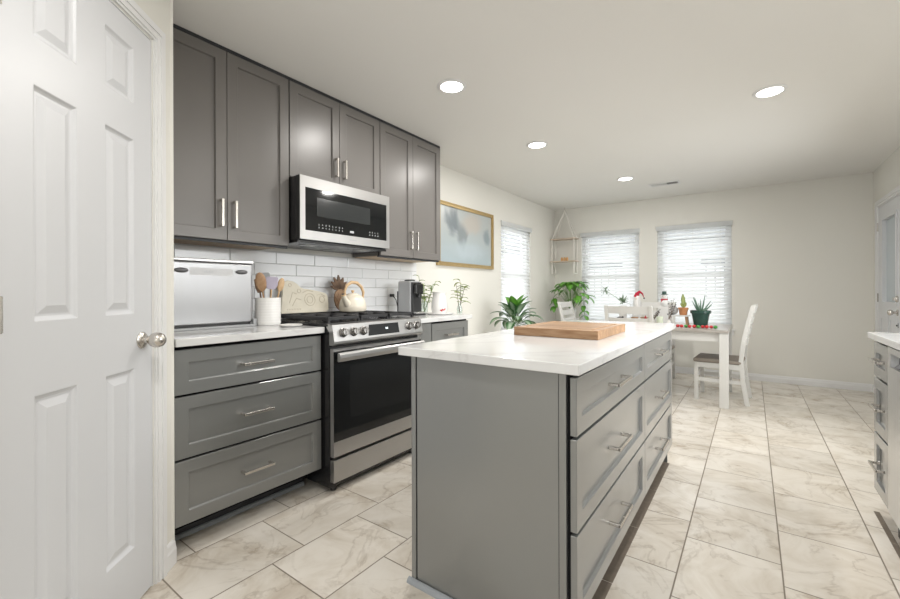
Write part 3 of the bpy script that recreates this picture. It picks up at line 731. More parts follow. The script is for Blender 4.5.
# ---- microwave
XM = -2.17
t = thing('microwave_oven', 'stainless over-range microwave with black glass door below the short cabinet', 'microwave', (XW + .2, (Y1 + Y2) / 2, 1.43))
MB().box(XW + .012, XM - .045, Y1 + .003, Y2 - .003, 1.442, 1.828).build('body', M['black'], t, bevel=.002)
MB().box(XM - .044, XM - .0065, Y1 + .004, Y2 - .006, 1.447, 1.829).build('door_core', M['blackp'], t)
dmm = MB()
ya, yb = Y1 + .004, Y2 - .006; za, zb_ = 1.447, 1.829
gy0, gy1, gz0, gz1 = ya + .036, yb - .030, 1.502, 1.762
for (a, b, c, d) in hole_cells((ya, yb, za, zb_), [(gy0, gy1, gz0, gz1)]): dmm.box(XM - .006, XM, a, b, c, d)
dr = dmm.build('door', M['steel'], t, bevel=0); dr['label'] = 'stainless steel door frame'
MB().box(XM - .0062, XM - .002, gy0, gy1, gz0, gz1).build('glass', M['blackg'], dr)['label'] = 'black glass with white printed keys'
MB().box(XM - .0022, XM - .0014, gy0 + .085, gy1 - .16, gz0 + .095, gz1 - .05).build('window_mesh', mat('microwave_mesh', (.03, .033, .034), .12), dr)
pk = MB()
def key_row(y0, n, z0, dy=.026):
    for i in range(n):
        y = y0 + i * dy
        for r in range(2):
            z = z0 + r * .018; w_ = .006 + .006 * random.random()
            pk.box(XM - .0019, XM - .0012, y, y + w_, z, z + .0035); pk.box(XM - .0019, XM - .0012, y + w_ * .3, y + w_ * .8, z + .006, z + .0085)
key_row(gy0 + .095, 8, gz0 + .022); pk.build('key_print', M['mark'], dr); pk = MB()
key_row(gy1 - .17, 4, gz0 + .022); pk.build('key_print', M['mark'], dr); pk = MB()
pk.box(XM - .0019, XM - .0012, gy0 + .345, gy0 + .378, gz0 + .020, gz0 + .034)
pk.build('clock_print', M['mark'], dr)
MB().box(XM - .0006, XM + .0006, (ya + yb) / 2 + .0, (ya + yb) / 2 + .06, 1.472, 1.478).build('badge', M['plastic'], dr)
MB().box(XW + .03, XM - .03, Y1 + .01, Y2 - .01, 1.428, 1.442).build('underside_vent', M['black'], t)
for yy in (Y1 + .10, Y2 - .22):
    MB().box(XM - .16, XM - .08, yy, yy + .10, 1.4245, 1.428).build('cooktop_lamp', M['hoodlens'], t)
gr = MB()
for i in range(2):
    y = Y1 + .21 + i * .18; 
    for k in range(7): gr.box(XM - .30 + k * .018, XM - .292 + k * .018, y, y + .15, 1.4255, 1.428)
gr.build('grease_filter', M['plastic'], t)

# ================================================================= LEFT BASE RUN
XB = -1.966; ZCT = .932
def base_carcass(t, y0, y1, zt, faces=True):
    MB().box(XW + .012, XB - .026, y0 + .001, y1 - .001, .115, zt).build('body', M['cab'], t)
    MB().box(XB - .026, XB - .0205, y0 + .001, y1 - .001, .116, zt).build('shaded_face_frame', M['dark'], t)  # black stands for the shade between the fronts
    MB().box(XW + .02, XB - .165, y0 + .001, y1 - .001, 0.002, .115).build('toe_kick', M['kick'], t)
t = thing('base_cabinet', 'grey three-drawer base cabinet between the pantry door and the range', 'cabinet', (-2.28, (Y0 + Y1) / 2, 0), 0, 'grey base cabinets')
base_carcass(t, Y0, Y1, .897)
for z0, z1 in ((.690, .882), (.416, .680), (.133, .406)):
    shaker(t, 'drawer', M['cab'], (XB - .02, Y0 + .003, z0), (0, 1), (1, 0), Y1 - Y0 - .006, z1 - z0, rail=.055, handle='h', hlen=.14)
sh = MB(); sh.m = frame_mtx((XB - .165, Y0 + .02, 0.002), (0, 1), (1, 0)); sh.prism([(0, 0), (.018, 0), (.017, .006), (.012, .014), (.005, .018), (0, .018)], 0, Y1 - Y0 - .03, 'x')
sh.build('shoe_moulding', M['shoe'], t)
t = thing('base_cabinet', 'short grey base cabinet right of the range, under the coffee maker', 'cabinet', (-2.28, (Y2 + Y3) / 2, 0), 0, 'grey base cabinets')
base_carcass(t, Y2 + .012, Y3, .897)
shaker(t, 'drawer', M['cab'], (XB - .02, 2.475, .690), (0, 1), (1, 0), Y3 - 2.478, .192, rail=.055, handle='h', hlen=.13)
shaker(t, 'door', M['cab'], (XB - .02, 2.475, .128), (0, 1), (1, 0), Y3 - 2.478, .552, rail=.057, handle='v', hside=.04, hz=.44, hlen=.13)
MB().box(XB - .02, XB - .002, Y2 + .014, 2.468, .128, .890).build('filler_panel', M['cab'], t, bevel=.001)
def counter(label, y0, y1):
    o = MB().box(XW + .001, -1.942, y0, y1, .898, ZCT).build('countertop', M['quartz'], None, bevel=.003)
    return tag(o, label, 'countertop')
counter('white quartz worktop left of the range, under the bread box', Y0 - .0, 1.477)
counter('white quartz worktop right of the range, under the coffee maker', 2.245, 3.0)

# ---- range
YR0, YR1 = 1.482, 2.240; XF = -1.875
t = thing('gas_range', 'stainless slide-in gas range with black oven window and five knobs', 'stove', (-2.2, (YR0 + YR1) / 2, 0))
MB().box(XW + .012, XF - .035, YR0, YR1, .03, .928).build('body', M['black'], t, bevel=.002)
MB().box(XW + .012, XF - .045, YR0 - .004, YR1 + .004, .9345, .948).build('cooktop', M['black'], t, bevel=.002)
cp = MB(); prof = [(XF - .06, .949), (XF - .035, .952), (XF - .008, .944), (XF + .012, .852), (XF + .012, .838), (XF - .004, .828), (XF - .034, .828), (XF - .034, .9), (XF - .06, .93)]
cp.add([(a, YR0 - .002, b) for a, b in prof] + [(a, YR1 + .002, b) for a, b in prof], [list(range(9))[::-1], list(range(9, 18))] + [(i, (i + 1) % 9, 9 + (i + 1) % 9, 9 + i) for i in range(9)])
cpo = cp.build('control_panel', M['steel'], t, bevel=.002); cpo['label'] = 'slanted stainless control panel'
sl = Vector((XF + .012 - (XF - .008), 0, .852 - .944)); sl.normalize()     # down the slanted face
nn = Vector((-sl.z, 0, sl.x)).normalized()
if nn.x < 0: nn = -nn
def on_panel(y, k, out=0): p = Vector((XF - .008, y, .944)) + sl * k + nn * out; return p
DY0, DY1 = 1.735, 2.005
q = [on_panel(DY0 + .015, .016, .0004), on_panel(DY1, .016, .0004), on_panel(DY1, .082, .0004), on_panel(DY0, .082, .0004)]
MB().hexa([p - nn * .002 for p in q], [p + nn * .0012 for p in q]).build('display', M['panelblack'], cpo)
dg = MB()
for dx, w_ in ((0, .008), (.012, .008)):
    a = [on_panel(1.885 + dx, .040, .0018), on_panel(1.885 + dx + w_, .040, .0018), on_panel(1.885 + dx + w_, .052, .0018), on_panel(1.885 + dx, .052, .0018)]
    dg.hexa(a, [p + nn * .0005 for p in a])
dg.build('clock_digits', M['display'], cpo)
KM = Matrix(((0, nn.x, -sl.x, 0), (1, 0, 0, 0), (0, nn.z, -sl.z, 0), (0, 0, 0, 1)))
for y in (1.548, 1.625, 1.700, 2.105, 2.180):
    p = on_panel(y, .048)
    pl = [on_panel(y - .030, .012, .0), on_panel(y + .030, .012, .0), on_panel(y + .030, .080, .0), on_panel(y - .030, .080, .0)]
    kn = MB(); kn.m = Matrix.Translation(p) @ KM
    kn.lathe([(.027, -.001), (.027, .005), (.022, .008), (.021, .026), (.019, .030), (.004, .031)], n=28, axis='y'); kn.box(-.0045, .0045, .028, .034, -.019, .019)
    ko = kn.build('knob', M['knobsteel'], cpo, smooth=True)
# door
od = MB()
for (a, b, c, d) in hole_cells((YR0 + .004, YR1 - .004, .205, .810), [(YR0 + .0045, YR1 - .0045, .290, .795)]): od.box(XF - .032, XF - .003, a, b, c, d)
od = od.build('oven_door', M['steel'], t, bevel=0); od['label'] = 'oven door with stainless lower band'
MB().box(XF - .030, XF - .001, YR0 + .005, YR1 - .005, .290, .795).build('oven_glass', M['blackg'], od, bevel=.001)
MB().box(XF - .0012, XF - .0004, YR0 + .12, YR1 - .12, .40, .70).build('inner_window', mat('oven_window_tint', (.012, .013, .014), .06), od)
for y in (YR0 + .030, YR1 - .055): MB().box(XF - .002, XF + .034, y, y + .025, .752, .778).build('handle_bracket', M['chrome'], od, bevel=.004)
hd = MB(); hd.prism([(XF + .024, .738), (XF + .040, .742), (XF + .046, .762), (XF + .044, .782), (XF + .032, .792), (XF + .020, .788), (XF + .018, .745)], YR0 + .012, YR1 - .012, 'y')
hd.build('handle', M['steel'], od, bevel=.003)
dw = MB().box(XF - .034, XF - .002, YR0 + .004, YR1 - .004, .064, .188).build('warming_drawer', M['steel'], t, bevel=.002); dw['label'] = 'stainless bottom drawer'
for y in (YR0 + .03, YR1 - .06):
    for x in (XF - .06, XW + .08): MB().lathe([(.018, .002), (.018, .03)], (x, y + .015, 0), 14).build('foot', M['blackp'], t)
# burners and grates
bx = [(-2.08, 1.63), (-2.38, 1.63), (-2.23, 1.86), (-2.08, 2.09), (-2.38, 2.09)]
for (x, y) in bx:
    b = MB().lathe([(.048, .948), (.048, .956), (.036, .958), (.036, .966), (.030, .970), (.002, .971)], (x, y, 0), 24).build('burner', M['iron'], t, smooth=True)
for gi in range(3):
    g0 = YR0 + .012 + gi * .246; g1 = g0 + .240; gx0, gx1 = -2.50, -1.935; zt = .985; g = MB()
    for y in (g0, g1 - .014): g.box(gx0, gx1, y, y + .014, zt - .018, zt)
    for x in (gx0, gx1 - .014): g.box(x, x + .014, g0, g1, zt - .018, zt)
    g.box((gx0 + gx1) / 2 - .007, (gx0 + gx1) / 2 + .007, g0, g1, zt - .018, zt)
    ym = (g0 + g1) / 2
    for xc in ((gx0 * .75 + gx1 * .25), (gx0 * .25 + gx1 * .75)):
        g.box(xc - .006, xc + .006, g0, ym - .025, zt - .015, zt); g.box(xc - .006, xc + .006, ym + .025, g1, zt - .015, zt)
        g.box(xc - .13, xc - .025, ym - .006, ym + .006, zt - .015, zt); g.box(xc + .025, xc + .13, ym - .006, ym + .006, zt - .015, zt)
    for x in (gx0, gx1 - .016):
        for y in (g0, g1 - .016): g.box(x, x + .016, y, y + .016, .948, zt - .018)
    g.build('grate', M['iron'], t, bevel=.002)
ZG = .985

# ================================================================= ISLAND
IX0, IX1, IY0, IY1 = -1.114, -.404, 1.189, 3.072
o = MB().box(IX0, IX1, IY0, IY1, .882, .914).build('island_countertop', M['quartz'], None, bevel=.003); tag(o, 'long white quartz island worktop carrying the bamboo cutting board', 'countertop')
t = thing('kitchen_island', 'grey kitchen island with six shaker drawers and a plain end panel', 'island', (-.76, 2.13, 0))
BX0, BX1, BY0, BY1 = -1.074, -.4525, 1.232, 3.045
MB().box(BX0 + .012, BX1, BY0, BY1, .115, .8815).build('body', M['cab'], t)
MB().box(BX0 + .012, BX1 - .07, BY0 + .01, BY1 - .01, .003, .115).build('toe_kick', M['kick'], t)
MB().box(BX1, BX1 + .0100, BY0 - .006, BY1, .118, .8815).build('shaded_face_frame', M['dark'], t)  # island front blackened to paint the shade in the drawer gaps
MB().box(BX0 + .026, BX1 - .028, BY0 - .008, BY0, .0, .8815).build('end_panel', M['cab'], t)['label'] = 'plain grey end panel facing the camera'
for ga, gb in ((BX0 + .0222, BX0 + .0262), (BX1 - .0275, BX1 - .0255)): MB().box(ga, gb, BY0 - .0086, BY0 + .002, .02, .8815).build('painted_groove_shade', M['dark'], t)
MB().box(BX0, BX0 + .022, BY0 - .012, BY0 + .012, .0, .8815).build('corner_post', M['cab'], t, bevel=.002)
MB().box(BX1 - .0255, BX1 - .002, BY0 - .012, BY0 + .01, .0, .8815).build('corner_post', M['cab'], t, bevel=.002)
MB().box(BX0, BX0 + .012, BY0 + .012, BY1, .0, .8815).build('side_panel', M['cab'], t)
MB().box(BX0 + .002, BX1, BY1, BY1 + .012, .0, .8815).build('side_panel', M['cab'], t)
sh = MB(frame_mtx((BX0 - .012, BY0 - .0121, 0), (1, 0), (0, -1))); sh.prism([(0, 0), (.017, 0), (.016, .006), (.011, .014), (.004, .018), (0, .018)], 0, BX1 - BX0 + .008, 'x')
sh.build('shoe_moulding', M['shoe'], t, smooth=True)
YM = 2.192
for (a, b) in ((1.222, YM - .003), (YM + .003, 3.043)):
    for z0, z1 in ((.692, .868), (.404, .682), (.128, .394)):
        shaker(t, 'drawer', M['cab'], (BX1 + .0100, a, z0), (0, 1), (1, 0), b - a, z1 - z0, t=.020, rail=.052, handle='h', hlen=.18)

# cutting board with a juice groove
cb = MB(); x0, x1, y0, y1, z0, z1 = -.945, -.540, 1.835, 2.318, .9145, .9545
panel = frame_mtx((0, 0, 0), (1, 0), (0, 1)); G = [.035, .047]
# top surface built as rings: rim, groove, field
R_ = lambda k, z: [(x0 + k, y0 + k, z), (x1 - k, y0 + k, z), (x1 - k, y1 - k, z), (x0 + k, y1 - k, z)]
rings = [R_(0, z0), R_(0, z1), R_(.030, z1), R_(.036, z1 - .005), R_(.042, z1 - .005), R_(.048, z1)]
vs = [p for r in rings for p in r]; fs_ = [(0, 3, 2, 1), (20, 21, 22, 23)]
for i in range(5):
    for j in range(4): fs_.append((i * 4 + j, i * 4 + (j + 1) % 4, (i + 1) * 4 + (j + 1) % 4, (i + 1) * 4 + j))
cb.add(vs, fs_); o = cb.build('cutting_board', M['board'], None, bevel=.002); tag(o, 'thick bamboo cutting board lying on the island worktop', 'cutting board')

# ================================================================= RIGHT RUN
XQ = .50
t = thing('base_cabinet', 'narrow grey three-drawer cabinet at the end of the right counter', 'cabinet', (.8, 2.83, 0), 0, 'grey base cabinets')
MB().box(XQ + .026, XR - .001, 2.70, 2.97, .115, .882).build('body', M['cab'], t)
MB().box(XQ + .0205, XQ + .026, 2.70, 2.97, .118, .882).build('shaded_face_frame', M['dark'], t)  # shade of the drawer gaps put into the colour
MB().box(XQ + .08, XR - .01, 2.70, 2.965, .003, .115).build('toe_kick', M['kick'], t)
for z0, z1 in ((.700, .868), (.425, .690), (.128, .415)):
    shaker(t, 'drawer', M['cab'], (XQ + .02, 2.968, z0), (0, -1), (-1, 0), .264, z1 - z0, rail=.05, handle='h', hlen=.13)
t = thing('dishwasher', 'pale stainless dishwasher under the right counter', 'dishwasher', (.8, 2.39, 0))
MB().box(XQ + .03, XR - .02, 2.09, 2.695, .02, .880).build('body', M['black'], t)
dd = MB(); dd.box(XQ - .002, XQ + .029, 2.094, 2.692, .125, .785); dd.box(XQ - .002, XQ + .029, 2.094, 2.692, .845, .872)
dd.box(XQ - .002, XQ + .029, 2.094, 2.14, .785, .845); dd.box(XQ - .002, XQ + .029, 2.646, 2.692, .785, .845)
dd.build('door', M['steelw'], t)
dd = MB(); dd.prism([(XQ + .0285, .8445), (XQ + .026, .8445), (XQ + .024, .80), (XQ + .010, .786), (XQ + .0285, .786)], 2.141, 2.645, 'y'); dd.build('pocket_handle', M['blackp'], t)
MB().box(XQ + .07, XQ + .08, 2.094, 2.692, .004, .12).build('toe_kick', M['kick'], t)
t = thing('base_cabinet', 'grey sink base cabinet on the right, outside the picture', 'cabinet', (.8, 1.4, 0), 0, 'grey base cabinets')
MB().box(XQ + .026, XR - .001, .62, 2.084, .115, .882).build('body', M['cab'], t)
MB().box(XQ + .0205, XQ + .026, .62, 2.084, .118, .882).build('shaded_face_frame', M['dark'], t)
MB().box(XQ + .08, XR - .01, .63, 2.084, .003, .115).build('toe_kick', M['kick'], t)
for k in range(3): shaker(t, 'door', M['cab'], (XQ + .02, 2.082 - k * .487, .128), (0, -1), (-1, 0), .482, .74, handle='v', hside=.04, hz=.62, hlen=.13)
o = MB().box(XQ - .018, XR - .0005, .60, 3.0, .8825, .914).build('countertop', M['quartz'], None, bevel=.003); tag(o, 'white quartz counter at the right edge above the dishwasher', 'countertop')

# ================================================================= THINGS ON THE LEFT COUNTER
zc = ZCT + .0003
t = thing('bread_box', 'large stainless steel bread box with two grey oval pulls', 'bread box', (-2.45, 1.02, zc))
BX = -2.35; b0, b1 = .775, 1.283
MB().box(XW + .03, BX, b0, b1, .955, 1.290).build('body', M['steelv'], t, bevel=.006)
lid = MB().box(XW + .03, BX + .010, b0 - .004, b1 + .004, 1.290, 1.306).build('lid', M['steel'], t, bevel=.004)
MB().box(BX, BX + .008, b0 + .012, b1 - .012, .960, 1.283).build('front_panel', M['steelv'], t, bevel=.003)
MB().box(BX + .008, BX + .0088, b0 + .17, b1 - .12, 1.218, 1.258).build('name_plate', M['plate'], t)
gl_ = MB()
for i in range(6): gl_.box(BX + .0088, BX + .0094, 1.015 + i * .008, 1.019 + i * .008, 1.232, 1.240 + .004 * (i % 2))
gl_.build('plate_lettering', M['plastic'], t)
for y in (.905, 1.213):
    h = MB(); h.ball((BX + .014, y, 1.242), .026, sx=.55, sy=1.25, sz=.50); h.build('pull', M['pull'], t, smooth=True)
MB().box(XW + .04, BX - .01, b0 + .01, b1 - .01, .944, .955).build('base', M['blackp'], t)
MB().box(XW + .03, BX + .022, b0 - .012, b1 + .014, zc, .944).build('tray', M['plastic'], t, bevel=.003)
cl = MB().box(BX + .004, BX + .020, b1 - .006, b1 + .012, .944, .975).build('corner_latch', M['plastic'], t)

cx, cy = -2.345, 1.375
t = thing('utensil_crock', 'white ribbed ceramic crock holding kitchen utensils beside the bread box', 'crock', (cx, cy, zc))
pr = [(.066, 0), (.070, .004)]
for i in range(9): z = .012 + i * .016; pr += [(.0715, z), (.0728, z + .006), (.0715, z + .012)]
pr += [(.073, .158), (.073, .163), (.067, .163), (.066, .02), (.001, .018)]
MB().lathe(pr, (cx, cy, zc), 40).build('body', M['ceramic'], t, smooth=True)
def utensil(label, name, hm, head, base, tip, hr=.005):
    tt = thing(name, label, 'utensil', (base[0], base[1], zc + .020), 0, 'utensils standing in the crock')
    MB().tube([base, tip], hr, 8).build('stem', hm, tt)
    hmb = MB(); d = (Vector(tip) - Vector(base)).normalized(); 
    # head frame at tip, flat side facing the room (+x, slightly -y)
    nrm = Vector((.85, -.5, 0)); nrm = (nrm - d * nrm.dot(d)).normalized(); s_ = d.cross(nrm)
    hmb.m = Matrix(((s_.x, nrm.x, d.x, tip[0]), (s_.y, nrm.y, d.y, tip[1]), (s_.z, nrm.z, d.z, tip[2]), (0, 0, 0, 1)))
    mm = head(hmb); hmb.build('head', mm, tt, smooth=True, bevel=.001, seg=1)
def spoon(w, h, m_):
    def fn(b): b.ball((0, 0, h / 2 - .004), h / 2, sx=w / h, sy=.16, sz=1.0); return m_
    return fn
def paddle(w, h, m_, slots=0):
    def fn(b):
        pts = [(-w * .30, 0), (w * .30, 0), (w * .5, h * .35), (w * .5, h * .92), (w * .4, h), (-w * .4, h), (-w * .5, h * .92), (-w * .5, h * .35)]
        b.prism(pts, -.003, .003, 'y')
        for i in range(slots): b.box(-w * .3 + i * w * .2, -w * .3 + i * w * .2 + w * .06, .0031, .0036, h * .3, h * .85)
        return m_
    return fn
zb0 = zc + .024
utensil('brown wooden spoon leaning leftmost in the crock', 'wooden_spoon', M['midwood'], spoon(.060, .115, M['midwood']), (cx + .02, cy - .015, zb0), (cx + .03, cy - .052, 1.135))
utensil('dark wooden spatula at the left back of the crock', 'wooden_spatula', M['darkwood'], paddle(.045, .085, M['darkwood']), (cx - .02, cy - .01, zb0), (cx - .025, cy - .035, 1.125))
utensil('lilac silicone spatula standing in the middle of the crock', 'silicone_spatula', M['lightwood'], paddle(.068, .075, M['lilac']), (cx + .01, cy, zb0), (cx + .022, cy + .008, 1.145))
utensil('grey slotted turner behind the lilac spatula', 'slotted_turner', M['plastic'], paddle(.080, .095, M['plastic'], 4), (cx - .02, cy, zb0), (cx - .03, cy - .01, 1.150))
utensil('light wooden spoon leaning right in the crock', 'wooden_spoon', M['lightwood'], spoon(.040, .085, M['lightwood']), (cx + .01, cy + .02, zb0), (cx + .03, cy + .055, 1.135))
utensil('slim pale wooden paddle rightmost in the crock', 'wooden_paddle', M['lightwood'], paddle(.026, .075, M['lightwood']), (cx - .02, cy + .02, zb0), (cx - .038, cy + .040, 1.145))
o = MB().lathe([(.045, 0), (.060, .004), (.066, .010), (.064, .012), (.045, .006), (.001, .005)], (-2.13, 1.385, zc), 28).build('spoon_rest', M['ceramic'], None, smooth=True)
tag(o, 'small white round spoon rest in front of the utensil crock', 'spoon rest')

# cream stone board leaning on the tiles, over the back of the range
t = thing('serving_board', 'cream irregular stoneware board with raised pattern leaning on the tiles', 'board', (-2.50, 1.76, ZG))
lean = .16
def lb(y, z, o_=0): return (-2.492 - z * lean + o_, y, ZG + .001 + z)
outl = [(1.548, .0), (1.72, .0), (1.90, .0), (1.918, .012), (1.925, .07), (1.922, .120), (1.905, .134), (1.86, .146), (1.79, .158), (1.73, .166), (1.705, .176), (1.680, .200), (1.655, .214), (1.615, .220), (1.590, .214), (1.578, .195), (1.560, .10), (1.540, .015)]
n = len(outl); mbb = MB(); mbb.add([lb(y, z, 0) for y, z in outl] + [lb(y, z, .016) for y, z in outl], [list(range(n))[::-1], list(range(n, 2 * n))] + [(i, (i + 1) % n, n + (i + 1) % n, n + i) for i in range(n)])
mbb.build('slab', M['ivory'], t, bevel=.004)
pt = MB()
for (yc, zc_, r) in ((1.77, .090, .042), (1.77, .090, .024), (1.625, .190, .011), (1.69, .150, .013), (1.87, .09, .022)):
    pt.tube([lb(yc + r * math.cos(a), zc_ + r * math.sin(a), .0165) for a in [2 * PI * i / 20 for i in range(20)]], .0018, 6, True)
for i in range(9): pt.tube([lb(1.59 + i * .012, .022, .0165), lb(1.594 + i * .012, .032, .0165)], .0016, 5)
for (ya_, za_, yb_, zb2) in ((1.61, .07, 1.67, .13), (1.63, .05, 1.70, .09), (1.83, .12, 1.90, .110), (1.72, .140, 1.80, .145)):
    pt.tube([lb(ya_, za_, .0165), lb((ya_ + yb_) / 2, max(za_, zb2) + .01, .0165), lb(yb_, zb2, .0165)], .002, 6)
pt.build('raised_pattern', M['ivory2'], t)['label'] = 'raised tan ornament'

# pineapple shaped wooden board
t = thing('pineapple_board', 'brown wooden pineapple-shaped board standing behind the kettle', 'board', (-2.52, 2.04, ZG))
def pbp(y, z, o_=0): return (-2.488 - z * .16 + o_, 2.043 + y * 1.05, ZG + .001 + z)
outl = [(.058 * math.cos(a), .082 + .082 * math.sin(a)) for a in [2 * PI * i / 24 for i in range(24)]]; n = 24
mbb = MB(); mbb.add([pbp(y, z) for y, z in outl] + [pbp(y, z, .014) for y, z in outl], [list(range(n))[::-1], list(range(n, 2 * n))] + [(i, (i + 1) % n, n + (i + 1) % n, n + i) for i in range(n)])
mbb.build('body', M['midwood'], t, bevel=.002)
lv = MB()
for a, L in ((-1.25, .080), (-.85, .09), (-.42, .100), (0, .110), (.42, .100), (.85, .09), (1.25, .080)):
    s_ = math.sin(a); c = math.cos(a); pts = []
    for k, w_ in ((0, .008), (.5, .015), (.8, .010), (1, .001)): pts.append((L * k * s_, .160 + L * k * c, w_))
    poly = [(y + w_ * c, z - w_ * s_) for y, z, w_ in pts] + [(y - w_ * c, z + w_ * s_) for y, z, w_ in pts][::-1]
    m_ = len(poly); lv.add([pbp(y, z, .001) for y, z in poly] + [pbp(y, z, .012) for y, z in poly], [list(range(m_))[::-1], list(range(m_, 2 * m_))] + [(i, (i + 1) % m_, m_ + (i + 1) % m_, m_ + i) for i in range(m_)])
lv.build('leaf_crown', M['darkwood'], t)['label'] = 'dark brown crown of leaves'
lt = MB()
for i in range(-2, 3):
    lt.tube([pbp(i * .02 - .025, .04, .0145), pbp(i * .02 + .025, .13, .0145)], .0012, 5); lt.tube([pbp(i * .02 + .025, .04, .0145), pbp(i * .02 - .025, .13, .0145)], .0012, 5)
lt.build('carved_lattice', M['darkwood'], t)

# kettle
kx, ky = -2.33, 2.015
t = thing('tea_kettle', 'cream kettle with light wooden handle on the range grate', 'kettle', (kx, ky, ZG + .0005))
MB().lathe([(.080, 0), (.092, .006), (.098, .02), (.096, .05), (.086, .085), (.066, .112), (.046, .122), (.040, .124), (.001, .124)], (kx, ky, ZG + .0005), 36).build('body', M['cream'], t, smooth=True)
ld = MB().lathe([(.042, .1235), (.040, .129), (.020, .134), (.001, .135)], (kx, ky, ZG), 28).build('lid', M['cream'], t, smooth=True)
MB().lathe([(.006, .134), (.006, .140), (.012, .146), (.012, .153), (.001, .157)], (kx, ky, ZG), 16).build('lid_knob', M['lightwood'], ld, smooth=True)
hp = [(kx + .01, ky - .075 + .0, ZG + .105), (kx + .01, ky - .082, ZG + .150), (kx + .01, ky - .062, ZG + .190), (kx + .01, ky - .02, ZG + .212), (kx + .01, ky + .03, ZG + .208), (kx + .01, ky + .072, ZG + .180), (kx + .01, ky + .092, ZG + .140), (kx + .01, ky + .086, ZG + .095)]
MB().tube(hp, [.008, .009, .011, .012, .012, .011, .010, .008], 12).build('handle', M['lightwood'], t, smooth=True)['label'] = 'arched light wood handle'
spm = MB(); spm.tube([(kx + .035, ky - .075, ZG + .055), (kx + .045, ky - .105, ZG + .085), (kx + .05, ky - .125, ZG + .118)], [.026, .020, .017], 14)
spm.build('spout', M['cream'], t, smooth=True)
spm = MB(); spm.tube([(kx + .050, ky - .1255, ZG + .1185), (kx + .051, ky - .129, ZG + .126)], [.018, .017], 14); spm.build('spout_cap', M['lightwood'], t, smooth=True)
spm = MB(); spm.tube([(kx + .0511, ky - .1295, ZG + .127), (kx + .0513, ky - .130, ZG + .1282)], [.011, .011], 12); spm.build('spout_opening', M['blackp'], t)

# outlet with black plug, coffee maker
t = thing('wall_outlet', 'white outlet plate with a black plug on the tiles behind the coffee maker', 'outlet', (XW + .012, 2.665, 1.06))
MB().box(XW + .0115, XW + .016, 2.628, 2.702, 1.045, 1.160).build('plate', M['trimw'], t, bevel=.002)
MB().box(XW + .016, XW + .046, 2.648, 2.680, 1.083, 1.110).build('plug', M['blackp'], t, bevel=.004)
MB().tube([(XW + .04, 2.664, 1.095), (XW + .07, 2.672, 1.06), (XW + .085, 2.68, .99), (XW + .09, 2.67, ZCT + .012), (-2.42, 2.66, ZCT + .008)], .004, 7).build('cord', M['blackp'], t, smooth=True)
t = thing('coffee_maker', 'slim grey coffee maker with black front on the counter right of the range', 'coffee maker', (-2.31, 2.63, zc))
c0, c1 = 2.575, 2.705
MB().box(-2.415, -2.27, c0, c1, zc + .012, zc + .285).build('body', M['plastic'], t, bevel=.014, seg=3)
MB().box(-2.43, -2.4155, c0 + .008, c1 - .008, zc + .03, zc + .20).build('water_tank', M['blackp'], t, bevel=.004)
MB().box(-2.43, -2.215, c0 - .004, c1 + .004, zc, zc + .014).build('base', M['blackp'], t, bevel=.004)
MB().box(-2.2695, -2.255, c0 + .006, c1 - .006, zc + .014, zc + .275).build('front', M['blackp'], t, bevel=.003)
hm = MB(); hm.box(-2.2545, -2.225, c0 + .016, c1 - .016, zc + .175, zc + .262); hd_ = hm.build('brew_head', M['black'], t, bevel=.010, seg=4)
MB().lathe([(.012, 0), (.012, .022), (.006, .028), (.001, .028)], (-2.237, (c0 + c1) / 2, zc + .147), 16).build('nozzle', M['blackp'], t, smooth=True)
MB().box(-2.25, -2.218, c0 + .012, c1 - .012, zc + .0145, zc + .030).build('drip_tray', M['chrome'], t, bevel=.003)
MB().lathe([(.045, .0), (.045, .007), (.038, .012), (.001, .013)], (-2.335, (c0 + c1) / 2, zc + .286), 24).build('top_cap', M['blackp'], t, smooth=True)

# tray with pitcher, vases
def pebble(name): pass
tx, ty = -2.19, 2.862
o = MB().lathe([(.10, 0), (.118, .004), (.124, .014), (.121, .015), (.10, .007), (.001, .006)], (tx, ty, zc), 36).build('round_tray', M['ceramic'], None, smooth=True); tag(o, 'white round tray under the pitcher on the right worktop', 'tray')
zt_ = zc + .0075
t = thing('white_pitcher', 'white ceramic pitcher with small red flower motif on the round tray', 'pitcher', (tx, ty + .0, zt_))
MB().lathe([(.054, 0), (.064, .007), (.071, .040), (.070, .085), (.060, .130), (.055, .165), (.062, .185), (.057, .185), (.050, .165), (.055, .12), (.064, .06), (.05, .014), (.001, .012)], (tx, ty, zt_), 32).build('body', M['ceramic'], t, smooth=True)
MB().tube([(tx - .02, ty + .052, zt_ + .155), (tx - .025, ty + .090, zt_ + .150), (tx - .028, ty + .100, zt_ + .10), (tx - .02, ty + .064, zt_ + .055)], .006, 8).build('handle', M['ceramic'], t, smooth=True)
rm = MB()
for k, (a, z) in enumerate(((-.75, .030), (-.55, .038), (-.35, .032), (-.62, .026), (-.2, .040))):
    rm.ball((tx + math.cos(a) * .069, ty + math.sin(a) * .069, zt_ + z), .009, sx=.6, sy=.9, sz=.7, n=10, m=6)
rm.build('red_flowers', M['red'], t, smooth=True)['label'] = 'red painted flowers'
